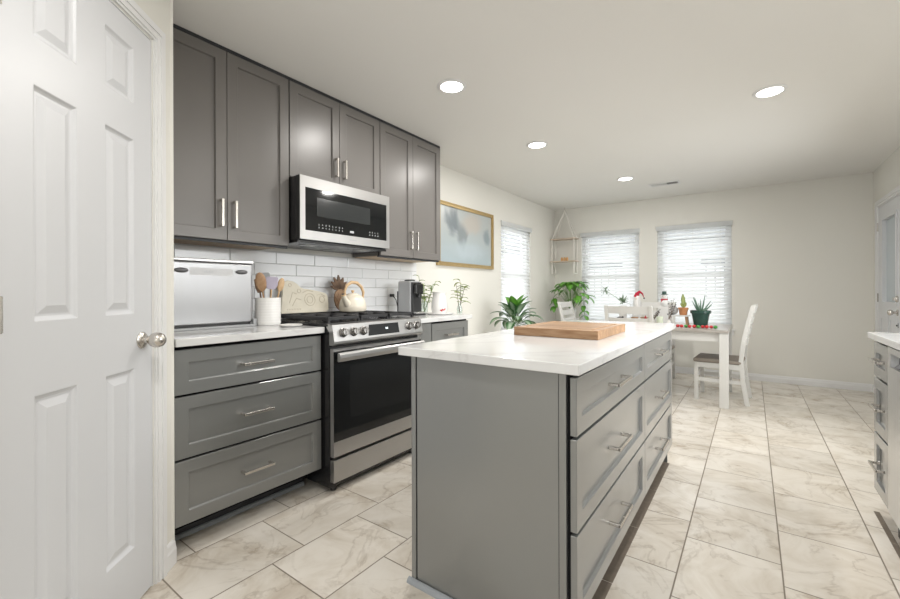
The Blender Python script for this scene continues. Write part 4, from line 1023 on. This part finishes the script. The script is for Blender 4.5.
def sprig(mb_st, mb_lf, base, top, nleaf, L, w, seed, spread=1.0, start=.35):
    rnd = random.Random(seed); b = Vector(base); e = Vector(top); mid = (b + e) / 2 + Vector((rnd.uniform(-.02, .02), rnd.uniform(-.02, .02), .01))
    pts = []
    for i in range(9):
        t_ = i / 8; pts.append((1 - t_) ** 2 * b + 2 * t_ * (1 - t_) * mid + t_ ** 2 * e)
    mb_st.tube(pts, [.0026 - .0012 * i / 8 for i in range(9)], 6)
    for k in range(nleaf):
        t_ = start + (1 - start) * k / max(1, nleaf - 1); p = (1 - t_) ** 2 * b + 2 * t_ * (1 - t_) * mid + t_ ** 2 * e
        a = rnd.uniform(0, 2 * PI) if k % 2 else rnd.uniform(0, 2 * PI); d = Vector((math.cos(a) * spread, math.sin(a) * spread, rnd.uniform(.1, .9)))
        mb_lf.leaf(p, d, L * rnd.uniform(.75, 1.15), w, droop=rnd.uniform(.5, 1.3))
def vase_plant(label, c, h, r, stems, m_leaf, m_st, gname, L, w):
    t = thing(gname, label, 'vase plant', c)
    MB().lathe([(r * .8, 0), (r, .004), (r, h * .55), (r * .55, h * .8), (r * .62, h), (r * .56, h), (r * .5, h * .8), (r * .93, h * .5), (r * .8, .008), (.001, .008)], c, 24).build('glass_vase', M['clear'], t, smooth=True)
    st = MB(); lf = MB()
    for i, (dx, dy, dz, n_) in enumerate(stems): sprig(st, lf, (c[0], c[1], c[2] + .012), (c[0] + dx, c[1] + dy, c[2] + dz), n_, L, w, hash_(label) + i)
    st.build('stems', m_st, t, smooth=True); lf.build('leaves', m_leaf, t, smooth=True)
    return t
def hash_(s): return sum(ord(c) * (i + 1) for i, c in enumerate(s)) % 1000
vase_plant('clear glass vase with trailing yellow-green cuttings between coffee maker and pitcher', (-2.39, 2.90, zc), .15, .032,
           [(.03, -.05, .26, 8), (-.03, .02, .24, 7), (.05, .06, .26, 7), (.01, -.09, .33, 6), (.03, .12, .28, 7)], M['leafyel'], M['stem'], 'glass_vase_cutting', .065, .026)
vase_plant('small clear vase with a thin leafy twig at the end of the worktop', (-2.03, 2.935, zc), .10, .024,
           [(-.01, .02, .29, 10), (.03, .03, .22, 6), (-.02, -.02, .26, 7)], M['leafyel'], M['twig'], 'glass_vase_twig', .085, .022)

# ================================================================= PICTURE
t = thing('framed_picture', 'gold framed abstract painting in grey, blue and peach on the left wall', 'picture', (XW + .01, 3.905, 1.405))
F = frame_mtx((XW + .0005, 3.335, 1.398), (0, 1), (1, 0)); PWD, PHT = 1.118, .668
fr = MB(F)
for (k0, k1, th) in ((0, .010, .030), (.010, .030, .022), (.030, .040, .030)):
    for (a, b, c, d) in hole_cells((k0, PWD - k0, k0, PHT - k0), [(k1, PWD - k1, k1, PHT - k1)]): fr.box(a, b, 0, th, c, d)
fr.build('frame', M['gold'], t)['label'] = 'narrow gold frame'
cv = MB(F).box(.038, PWD - .038, .004, .014, .038, PHT - .038).build('canvas', M['art'], t)

# ================================================================= HANGING SHELF
t = thing('hanging_shelf', 'two-tier wooden shelf hung on white rope from the ceiling corner', 'hanging shelf', (-2.37, 6.36, 1.40))
hx, hy = -2.375, 6.33; s0, s1, t0, t1 = -2.575, -2.175, 6.24, 6.43
for z in (1.935, 1.585): MB().box(s0, s1, t0, t1, z, z + .016).build('shelf_board', M['palewood'], t, bevel=.002)
for sx in (s0 + .025, s1 - .025):
    for sy in (t0 + .02, t1 - .02):
        MB().tube([(hx, hy, 2.39), (sx, sy, 1.94), (sx, sy, 1.40)], .009, 8).build('rope', M['rope'], t)
rp = MB()
for k in range(4): rp.tube([(hx + .012 * math.cos(k * 1.57), hy + .012 * math.sin(k * 1.57), 2.36), (hx, hy, 2.405)], .006, 6)
rp.build('rope_knot', M['rope'], t)
MB().tube([(hx, hy, ZC), (hx, hy, ZC - .025), (hx + .012, hy, ZC - .038), (hx + .006, hy, ZC - .050), (hx - .008, hy, ZC - .045)], .003, 8).build('ceiling_hook', M['nickel'], t)
for sx in (s0 + .025, s1 - .025):
    MB().tube([(sx, t0 + .02, 1.402), (sx, t1 - .02, 1.402)], .008, 8).build('rope_loop', M['rope'], t)
for i, nm in enumerate(('leftmost', 'middle', 'rightmost')):
    x = -2.405 + i * .042
    o = MB().lathe([(.015, 0), (.018, .003), (.018, .040), (.013, .048), (.013, .056), (.001, .057)], (x, 6.30, 1.6015), 16).build('amber_jar', M['amber'], None, smooth=True)
    tag(o, nm + ' of the three small amber jars on the lower hanging shelf', 'jar', 'amber jars on the hanging shelf')

# ================================================================= DINING SET
ZT = .749
t = thing('dining_table', 'white dining table with grey-brown top by the back windows', 'table', (-.89, 5.2, 0))
TX0, TX1, TY0, TY1 = -1.60, -.178, 4.735, 5.66
MB().box(TX0, TX1, TY0, TY1, ZT - .026, ZT).build('tabletop', M['tabletop'], t, bevel=.003)['label'] = 'grey-brown wooden top'
ap = MB()
for (a, b, c, d) in hole_cells((TX0 + .04, TX1 - .04, TY0 + .04, TY1 - .04), [(TX0 + .06, TX1 - .06, TY0 + .06, TY1 - .06)]): ap.box(a, b, c, d, ZT - .115, ZT - .0265)
ap.build('apron', M['chair'], t)
for x in (TX0 + .004, TX1 - .078):
    for y in (TY0 + .015, TY1 - .090): MB().box(x, x + .075, y, y + .075, 0, ZT - .0265).build('leg', M['chair'], t, bevel=.003)

def make_chair(label, loc, rz):
    """ladder back chair, faces local -x"""
    t = thing('dining_chair', label, 'chair', loc, rz, 'ladder back dining chairs', origin=False)
    W_ = .205
    def prof_leg(y):
        pts = [(.235, .0), (.200, .22), (.185, .43), (.205, .62), (.245, .82), (.285, .985)]
        mb_ = MB(); L = []
        for (x, z) in pts: L.append([(x - .019, y - .016, z), (x + .019, y - .016, z), (x + .019, y + .016, z), (x - .019, y + .016, z)])
        vs = [p for q in L for p in q]; fs = [(0, 3, 2, 1), tuple(len(vs) - 4 + i for i in range(4))]
        for i in range(len(L) - 1):
            for j in range(4): fs.append((i * 4 + j, i * 4 + (j + 1) % 4, (i + 1) * 4 + (j + 1) % 4, (i + 1) * 4 + j))
        return mb_.add(vs, fs)
    for y in (-W_, W_): prof_leg(y).build('rear_post', M['chair'], t, bevel=.003)
    for y in (-W_, W_): MB().box(-.215, -.180, y - .0175, y + .0175, 0, .390).build('leg', M['chair'], t, bevel=.003)
    MB().box(-.212, .19, -W_ - .012, W_ + .012, .340, .392).build('seat_frame', M['chair'], t, bevel=.002)
    MB().box(-.225, .195, -W_ - .018, W_ + .018, .3925, .434).build('seat_cushion', M['taupe'], t, bevel=.016, seg=3)['label'] = 'taupe upholstered seat'
    for y in (-W_, W_): MB().box(-.18, .19, y - .010, y + .010, .20, .232).build('stretcher', M['chair'], t)
    MB().box(-.205, -.190, -W_ + .018, W_ - .018, .27, .30).build('stretcher', M['chair'], t)
    MB().box(.185, .205, -W_ + .016, W_ - .016, .20, .232).build('stretcher', M['chair'], t)
    def xz(z):
        pts = [(.185, .43), (.205, .62), (.245, .82), (.285, .985)]
        for (x0, z0), (x1, z1) in zip(pts, pts[1:]):
            if z <= z1 + 1e-6: return x0 + (x1 - x0) * (z - z0) / (z1 - z0)
    for (za, zb) in ((.905, .978), (.800, .862), (.695, .757), (.590, .652)):
        s = MB(); n_ = 6; vs = []
        for i in range(n_ + 1):
            y = -W_ + .014 + (2 * W_ - .028) * i / n_; bow = .022 * (1 - (2 * i / n_ - 1) ** 2)
            for (dx, z) in ((-.008, za), (.008, za), (.008, zb), (-.008, zb)): vs.append((xz(z) + dx + bow, y, z))
        fs = [(0, 1, 2, 3), tuple(n_ * 4 + k for k in (3, 2, 1, 0))] + [(i * 4 + j, i * 4 + (j + 1) % 4, (i + 1) * 4 + (j + 1) % 4, (i + 1) * 4 + j) for i in range(n_) for j in range(4)]
        s.add(vs, fs); s.build('back_slat', M['chair'], t)
    return t
ch = make_chair('white ladder-back chair with taupe seat at the right end of the table', (-.262, 5.205, 0), -.05)
def chair_copy(label, loc, rz):
    c = copy_tree(ch); c.location = loc; c.rotation_euler = (0, 0, rz); c['label'] = label; return c
chair_copy('white ladder-back chair with its back to the island, in front of the table', (-.985, 4.60, 0), -PI / 2)
chair_copy('white ladder-back chair at the left end of the table, under the pothos', (-1.84, 5.66, 0), PI - .03)
chair_copy('white ladder-back chair on the window side of the table', (-1.02, 5.80, 0), PI / 2)

# ---- plants on stands
def plant_stand(label, x, y, h, r=.13):
    t = thing('plant_stand', label, 'plant stand', (x, y, 0), 0, 'white plant stands')
    MB().lathe([(r, h - .022), (r + .004, h - .018), (r + .004, h - .004), (r, h), (.001, h)], (x, y, 0), 32).build('top', M['chair'], t, smooth=True)
    for k in range(4):
        a = PI / 4 + k * PI / 2; MB().tube([(x + math.cos(a) * r * .75, y + math.sin(a) * r * .75, h - .022), (x + math.cos(a) * r, y + math.sin(a) * r, 0.002)], .011, 8).build('leg', M['chair'], t)
    MB().tube([(x + math.cos(k * PI / 2 + PI / 4) * r * .86, y + math.sin(k * PI / 2 + PI / 4) * r * .86, h * .45) for k in range(4)], .006, 6, True).build('brace', M['chair'], t)
ax, ay = -2.19, 4.28
plant_stand('short white plant stand under the silver variegated plant', ax, ay, .54)
t = thing('potted_plant', 'broad silver-green variegated foliage plant in a white pot behind the island', 'plant', (ax, ay, .5405))
MB().lathe([(.075, 0), (.080, .004), (.105, .17), (.108, .19), (.098, .19), (.094, .165), (.001, .16)], (ax, ay, .5405), 32).build('pot', M['ceramic'], t, smooth=True)
MB().lathe([(.093, .166), (.05, .172), (.001, .174)], (ax, ay, .5405), 24).build('soil', M['soil'], t)
lf = MB(); st = MB(); rnd = random.Random(5)
for i in range(24):
    a = i * 2.399 + rnd.uniform(-.2, .2); lvl = i / 24; el = .25 + lvl * 1.05; z0 = .73 + lvl * .07
    b = Vector((ax + .02 * math.cos(a), ay + .02 * math.sin(a), z0)); d = Vector((math.cos(a) * math.cos(el), math.sin(a) * math.cos(el), math.sin(el)))
    e = b + d * rnd.uniform(.06, .11); st.tube([b, (b + e) / 2 + Vector((0, 0, .008)), e], .0035, 6)
    lf.leaf(e, d, rnd.uniform(.20, .27), rnd.uniform(.095, .125), droop=1.9 - lvl * 1.1, fold=.22, n=8)
lf.build('leaves', M['leafvar'], t, smooth=True)['label'] = 'silver-green variegated leaves'; st.build('stems', M['stem'], t, smooth=True)
lf = MB()
for a, el in ((1.0, 1.35), (-1.4, 1.25), (2.8, 1.15), (.2, 1.2)):
    d = Vector((math.cos(a) * math.cos(el), math.sin(a) * math.cos(el), math.sin(el))); lf.leaf((ax + .01 * math.cos(a), ay + .01 * math.sin(a), .875), d, .25, .115, droop=.6, fold=.35, n=8)
lf.build('young_leaves', M['leaf'], t, smooth=True)['label'] = 'bright green upright young leaves'

px_, py_ = -2.20, 6.13
plant_stand('tall white plant stand in the corner under the hanging shelf', px_, py_, .72, .11)
t = thing('potted_plant', 'bright green trailing pothos on the tall stand in the corner', 'plant', (px_, py_, .7205))
MB().lathe([(.060, 0), (.065, .004), (.082, .13), (.085, .15), (.077, .15), (.073, .13), (.001, .125)], (px_, py_, .7205), 28).build('pot', M['ceramic'], t, smooth=True)
MB().lathe([(.072, .128), (.03, .135), (.001, .136)], (px_, py_, .7205), 20).build('soil', M['soil'], t)
lf = MB(); st = MB(); rnd = random.Random(11)
for i in range(52):
    a = i * 2.399; r = .05 + .20 * rnd.random(); z = 1.28 - .36 * (r / .25) ** 1.5 * rnd.uniform(.1, .8)
    p = Vector((px_ + math.cos(a) * r * .95, min(py_ + math.sin(a) * r * .95, 6.38), z))
    b = Vector((px_ + .02 * math.cos(a), py_ + .02 * math.sin(a), .85)); m_ = (b + p) / 2 + Vector((0, 0, .05))
    st.tube([b, m_, p], .0022, 5)
    lf.leaf(p, (math.cos(a + rnd.uniform(-.5, .5)), math.sin(a) * .7 - .3, rnd.uniform(-.6, .4)), rnd.uniform(.11, .16), rnd.uniform(.06, .09), droop=1.0, fold=.25, n=6)
for (dx, dy, zs) in ((.20, -.03, (1.0, .92, .84, .77)), (-.24, -.03, (1.02, .96, .90))):
    pts = [(px_, py_, .86), (px_ + dx * .6, py_ + dy * .6, 1.05)] + [(px_ + dx * (1 + .03 * k), py_ + dy * (1 + .1 * k), z) for k, z in enumerate(zs)]
    st.tube(pts, .003, 6)
    for k, p in enumerate(pts[2:]):
        a = rnd.uniform(0, 6.28); lf.leaf(p, (math.cos(a) * .6, -.5, -.5), .12, .065, droop=.6, fold=.25, n=6); lf.leaf(p, (-math.cos(a) * .8, -.3, -.3), .10, .06, droop=.8, fold=.25, n=6)
lf.build('leaves', M['leaf'], t, smooth=True); st.build('stems', M['stem'], t, smooth=True)

# ---- things on the table
zt0 = ZT + .0005
def cam_pt(u, depth):
    """point on the floor plan for picture column u at a given depth (used only to read positions)"""
    a = (u - 450) / 415.74; r = a * depth; return (math.cos(.6279) * r - math.sin(.6279) * depth, math.sin(.6279) * r + math.cos(.6279) * depth)
# dark green pot with aloe
gx, gy = -.445, 5.185
t = thing('potted_aloe', 'aloe in a dark green pot on the right end of the table', 'plant', (gx, gy, zt0))
MB().lathe([(.060, 0), (.064, .004), (.078, .10), (.086, .136), (.097, .138), (.099, .168), (.090, .168), (.086, .143), (.001, .14)], (gx, gy, zt0), 32).build('pot', M['greenpot'], t, smooth=True)
MB().lathe([(.086, .144), (.04, .150), (.001, .151)], (gx, gy, zt0), 24).build('soil', M['soil'], t)
lf = MB()
for k in range(8):
    a = k * 2.399; el = .70 + .65 * (k % 3) / 2; d = Vector((math.cos(a) * math.cos(el), math.sin(a) * math.cos(el), math.sin(el)))
    b = Vector((gx + .012 * math.cos(a), gy + .012 * math.sin(a), zt0 + .145)); L = .13 + .05 * (k % 2)
    lf.tube([b, b + d * L * .4, b + d * L * .8 + Vector((0, 0, .01)), b + d * L + Vector((0, 0, .018))], [.009, .008, .005, .001], 8)
lf.build('leaves', M['aloe'], t, smooth=True)
# little stool
sx_, sy_ = -.650, 5.165
t = thing('small_stool', 'tiny white-topped wooden stool carrying the terracotta pot', 'stool', (sx_, sy_, zt0))
MB().box(sx_ - .115, sx_ + .105, sy_ - .06, sy_ + .06, zt0 + .100, zt0 + .114).build('top', M['chair'], t, bevel=.003)
for x in (-.085, .075):
    for y in (-.04, .04): MB().hexa([(sx_ + x * 1.15 - .011, sy_ + y - .011, zt0), (sx_ + x * 1.15 + .011, sy_ + y - .011, zt0), (sx_ + x * 1.15 + .011, sy_ + y + .011, zt0), (sx_ + x * 1.15 - .011, sy_ + y + .011, zt0)],
        [(sx_ + x - .011, sy_ + y - .011, zt0 + .100), (sx_ + x + .011, sy_ + y - .011, zt0 + .100), (sx_ + x + .011, sy_ + y + .011, zt0 + .100), (sx_ + x - .011, sy_ + y + .011, zt0 + .100)]).build('leg', M['midwood'], t)
zs_ = zt0 + .1145
tx_, ty_ = sx_ + .045, sy_
t = thing('potted_succulent', 'single-leaf plant in a terracotta pot on the tiny stool', 'plant', (tx_, ty_, zs_))
MB().lathe([(.034, 0), (.036, .003), (.044, .060), (.050, .062), (.051, .082), (.045, .082), (.042, .064), (.001, .062)], (tx_, ty_, zs_), 28).build('pot', M['terra'], t, smooth=True)
lf = MB(); 
for (a, el, L, w) in ((2.0, 1.50, .125, .042), (-.5, 1.05, .07, .030), (3.9, 1.0, .06, .025)):
    d = Vector((math.cos(a) * math.cos(el), math.sin(a) * math.cos(el), math.sin(el))); lf.leaf((tx_, ty_, zs_ + .062 + (.045 if L > .1 else .02)), d, L, w, droop=.2, fold=.2, n=7, up=(0, 1, .2))
lf.tube([(tx_, ty_, zs_ + .06), (tx_, ty_, zs_ + .11)], .004, 6)
lf.build('leaves', M['leafyel'], t, smooth=True)
# silver wicker heart/ball
o = MB(); wx, wy = sx_ - .055, sy_
for k in range(10):
    a = k * PI / 10; o.tube([(wx + .050 * math.cos(a) * math.sin(b), wy + .030 * math.sin(a) * math.sin(b), zs_ + .052 + .050 * math.cos(b)) for b in [2 * PI * i / 20 for i in range(20)]], .0026, 5, True)
for zz in (-.3, 0, .3): o.tube([(wx + .050 * math.sqrt(1 - zz * zz) * math.cos(b), wy + .030 * math.sqrt(1 - zz * zz) * math.sin(b), zs_ + .052 + .050 * zz) for b in [2 * PI * i / 20 for i in range(20)]], .0026, 5, True)
o.ball((wx, wy, zs_ + .052), .044, sy=.6)
o = o.build('wicker_ball', M['silver'], None, smooth=True); tag(o, 'silver-grey wicker ball beside the terracotta pot on the tiny stool', 'ornament')
# snowman on a white box
q = (-.775, 5.06)
o = MB().box(q[0] - .055, q[0] + .055, q[1] - .05, q[1] + .05, zt0, zt0 + .205).build('gift_box', M['felt'], None, bevel=.004); tag(o, 'plain white box carrying the snowman on the table', 'box')
sb = zt0 + .2055
t = thing('snowman_figurine', 'white snowman figurine with dark green hat and red scarf', 'figurine', (q[0], q[1], sb))
MB().ball((q[0], q[1], sb + .043), .045, sz=.98).ball((q[0], q[1], sb + .105), .034).build('body', M['felt'], t, smooth=True)
MB().lathe([(.036, .134), (.036, .139), (.022, .140), (.021, .170), (.001, .171)], (q[0], q[1], sb), 20).build('hat', M['greenpot'], t, smooth=True)
MB().tube([(q[0] + .030 * math.cos(b), q[1] + .030 * math.sin(b), sb + .080) for b in [2 * PI * i / 16 for i in range(16)]], .007, 8, True).box(q[0] - .026, q[0] - .010, q[1] - .036, q[1] - .028, sb + .045, sb + .080).build('scarf', M['redfelt'], t, smooth=True)
MB().ball((q[0] + .012, q[1] - .031, sb + .112), .003).ball((q[0] - .010, q[1] - .032, sb + .112), .003).build('eyes', M['blackp'], t)
MB().tube([(q[0], q[1] - .032, sb + .104), (q[0] + .002, q[1] - .055, sb + .102)], [.004, .001], 8).build('nose', M['terra'], t)
# flocked twigs with dark buds (three small bunches)
def twig_bunch(label, c, n_, hgt, seed):
    rnd = random.Random(seed); st = MB(); bd = MB()
    t = thing('twig_bunch', label, 'twigs', c, 0, 'frosted twigs on the table')
    MB().lathe([(.020, 0), (.024, .004), (.022, .05), (.014, .065), (.016, .075), (.012, .075), (.001, .06)], c, 20).build('vase', M['ceramic'], t, smooth=True)
    for i in range(n_):
        a = rnd.uniform(0, 6.28); r = rnd.uniform(.03, .09); e = Vector((c[0] + math.cos(a) * r, c[1] + math.sin(a) * r * .6, c[2] + hgt * rnd.uniform(.7, 1)))
        b = Vector((c[0], c[1], c[2] + .062)); m_ = (b + e) / 2 + Vector((rnd.uniform(-.01, .01), 0, .01)); st.tube([b, m_, e], .0018, 5)
        for k in range(4):
            p = b.lerp(e, .35 + .2 * k) + Vector((rnd.uniform(-.012, .012), rnd.uniform(-.012, .012), .004)); bd.ball(p, rnd.uniform(.004, .007), n=8, m=5)
    st.build('twigs', M['twig'], t); bd.build('buds', [M['felt'] if seed % 2 else M['blackp']], t, smooth=True)
twig_bunch('frosted twigs with dark buds in a tiny vase right of the snowman', (-.715, 4.945, zt0), 6, .30, 4)
twig_bunch('dark-budded twigs in a tiny vase left of the snowman', (-.855, 4.90, zt0), 5, .20, 8)
o = MB().lathe([(.030, 0), (.032, .003), (.032, .105), (.028, .107), (.001, .105)], (-.790, 4.87, zt0), 24).build('pillar_candle', M['wax'], None, smooth=True); tag(o, 'pale green pillar candle in front of the white box', 'candle')
# red and green ornaments in a row
NM = 13; rnd = random.Random(3)
for k in range(NM):
    x = -.735 + k * .0368; y = 4.868 + .016 * (k % 2) + k * .003; r = .0175 + .0015 * rnd.random(); cgr = k in (1, 5, 8, 12)
    mt = M['green'] if cgr else M['red']
    o = MB(); o.ball((x, y, zt0 + r * .85), r, sz=.85, n=12, m=8); o = o.build('bauble', mt, None, smooth=True)
    nm = 'green' if cgr else 'red'
    idx = ['first', 'second', 'third', 'fourth', 'fifth', 'sixth', 'seventh', 'eighth', 'ninth', 'tenth', 'eleventh', 'twelfth', 'last'][k]
    tag(o, 'shiny %s bauble, %s from the left in the row along the table edge' % (nm, idx), 'bauble', 'red and green baubles on the table')
# behind the near chair: air plant, gnome, bowls, bottle
q = (-1.27, 5.33)
t = thing('potted_air_plant', 'spiky grey-green air plant in a white cup with one tall flower stalk', 'plant', (q[0], q[1], zt0))
MB().lathe([(.035, 0), (.038, .004), (.046, .180), (.048, .200), (.042, .200), (.001, .185)], (q[0], q[1], zt0), 24).build('pot', M['ceramic'], t, smooth=True)
lf = MB(); rnd = random.Random(9)
for k in range(34):
    a = k * 2.399; el = rnd.uniform(-.1, 1.4); d = Vector((math.cos(a) * math.cos(el), math.sin(a) * math.cos(el), math.sin(el))); lf.leaf((q[0], q[1], zt0 + .235), d, rnd.uniform(.07, .11), .017, droop=rnd.uniform(-.2, .8), n=5)
lf.build('leaves', M['leafsage'], t, smooth=True)
st = MB(); st.tube([(q[0], q[1], zt0 + .22), (q[0] - .07, q[1] - .02, zt0 + .30), (q[0] - .14, q[1] - .04, zt0 + .35), (q[0] - .19, q[1] - .06, zt0 + .39)], .003, 6); st.build('flower_stalk', M['stem'], t)
fl = MB()
for k in range(6): a = k * PI / 3; fl.leaf((q[0] - .19, q[1] - .06, zt0 + .39), (math.cos(a), -.3, math.sin(a)), .06, .032, droop=.3, n=4)
fl.build('flower', M['leafsage'], t, smooth=True)
q = (-1.125, 5.40)
t = thing('gnome_figurine', 'white gnome figurine with a small tilted red hat', 'figurine', (q[0], q[1], zt0))
MB().lathe([(.052, 0), (.056, .01), (.052, .12), (.044, .22), (.036, .29), (.030, .32), (.001, .33)], (q[0], q[1], zt0), 24).build('body', M['felt'], t, smooth=True)
MB().tube([(q[0] - .005, q[1], zt0 + .305), (q[0] + .005, q[1], zt0 + .345), (q[0] + .030, q[1], zt0 + .370), (q[0] + .062, q[1], zt0 + .345), (q[0] + .078, q[1], zt0 + .300)], [.034, .024, .016, .009, .003], 16).build('hat', M['redfelt'], t, smooth=True)
MB().ball((q[0] - .002, q[1] - .040, zt0 + .285), .011).build('nose', M['cream'], t, smooth=True)
bd = MB(); bd.lathe([(.002, .12), (.022, .17), (.026, .26), (.01, .285)], (q[0], q[1] - .026, zt0), 14); bd.build('beard', M['ceramic'], t, smooth=True)
MB().ball((q[0] + .080, q[1], zt0 + .292), .009).build('pompom', M['blackp'], t, smooth=True)
o = MB().box(-1.34, -.90, 5.02, 5.16, zt0, zt0 + .045).build('serving_tray', M['chair'], None, bevel=.006); tag(o, 'low white wooden tray under the two small brown bowls', 'tray')
zt1 = zt0 + .0455
for i, (x, y) in enumerate(((-1.085, 5.09), (-.985, 5.09))):
    o = MB().lathe([(.020, 0), (.026, .003), (.040, .030), (.042, .036), (.037, .036), (.024, .009), (.001, .007)], (x, y, zt1), 24).build('wooden_bowl', M['midwood'], None, smooth=True)
    tag(o, 'small brown wooden bowl, %s, seen through the near chair back' % ('left one of the pair' if i == 0 else 'right one of the pair'), 'bowl', 'small wooden bowls on the table')
o = MB(); o.ball((-1.245, 5.09, zt1 + .018), .022, sx=1.7, sy=.8, sz=.8); o.ball((-1.215, 5.09, zt1 + .03), .012); o = o.build('animal_figurine', M['blackp'], None, smooth=True); tag(o, 'small black animal figurine lying left of the wooden bowls', 'figurine')
q = (-1.36, 5.0)
t = thing('glass_bottle', 'small teal glass bottle with red base left of the near chair', 'bottle', (q[0], q[1], zt0))
MB().lathe([(.022, .014), (.024, .02), (.024, .06), (.011, .085), (.011, .11), (.001, .111)], (q[0], q[1], zt0), 18).build('body', M['teal'], t, smooth=True)
MB().lathe([(.034, 0), (.034, .012), (.020, .0138), (.001, .0138)], (q[0], q[1], zt0), 18).build('base', M['red'], t, smooth=True)
o = MB(); o.prism([(-.875, zt0), (-.835, zt0), (-.845, zt0 + .09), (-.862, zt0 + .11), (-.872, zt0 + .09)], 4.82, 4.84, 'y')
o = MB().tube([(-.93, 4.86, zt0 + .004), (-.925, 4.86, zt0 + .05), (-.928, 4.86, zt0 + .115)], [.016, .020, .003], 12).build('felt_tree', M['redfelt'], None, smooth=True); tag(o, 'small dark red felt cone standing right of the near chair back', 'ornament')

# ================================================================= OUTSIDE
g = MB().box(-14, 10, YB + T, 24, -.25, -.15).box(-14, XW - T, -4, YB + T, -.25, -.15).box(XR + T, 10, -4, YB + T, -.25, -.15); struct('ground', g, M['grass'])
def fence(label, p0, p1, h=1.75):
    p0 = Vector(p0); p1 = Vector(p1); L = (p1 - p0).length; F = frame_mtx((p0.x, p0.y, -.15), p1 - p0, (0, 1) if abs((p1 - p0).x) > abs((p1 - p0).y) else (-1, 0))
    t = thing('garden_fence', label, 'fence', (*((p0 + p1) / 2), -.15))
    bd = MB(F); x = 0
    while x < L: bd.box(x, x + .125, 0, .02, .05, h); x += .155
    bd.build('pickets', M['fence'], t)
    rl = MB(F)
    for z in (.3, .95, 1.55): rl.box(0, L, .02, .06, z, z + .09)
    rl.build('rails', M['fence'], t)
fence('pale board fence outside the back windows', (-8, 9.6), (5, 9.6)); fence('pale board fence outside the side window', (-5.6, 1.5), (-5.6, 9.5))
t = thing('neighbour_house', 'pale neighbouring house with dark grey roof beyond the fence', 'house', (-1.5, 15, -.15))
MB().box(-9, 5, 13, 18, -.15, 2.55).build('walls', M['ext'], t)
MB().prism([(12.3, 2.50), (18.7, 2.50), (15.5, 4.1)], -9.5, 5.5, 'x').build('roof', M['extroof'], t)
for x in (-4.2, -1.1): MB().box(x, x + 1.1, 12.96, 13.0, .9, 2.0).build('window', M['extwin'], t)

# housekeeping: the helper property is not part of the scene
for o in bpy.data.objects:
    if '_o' in o: del o['_o']
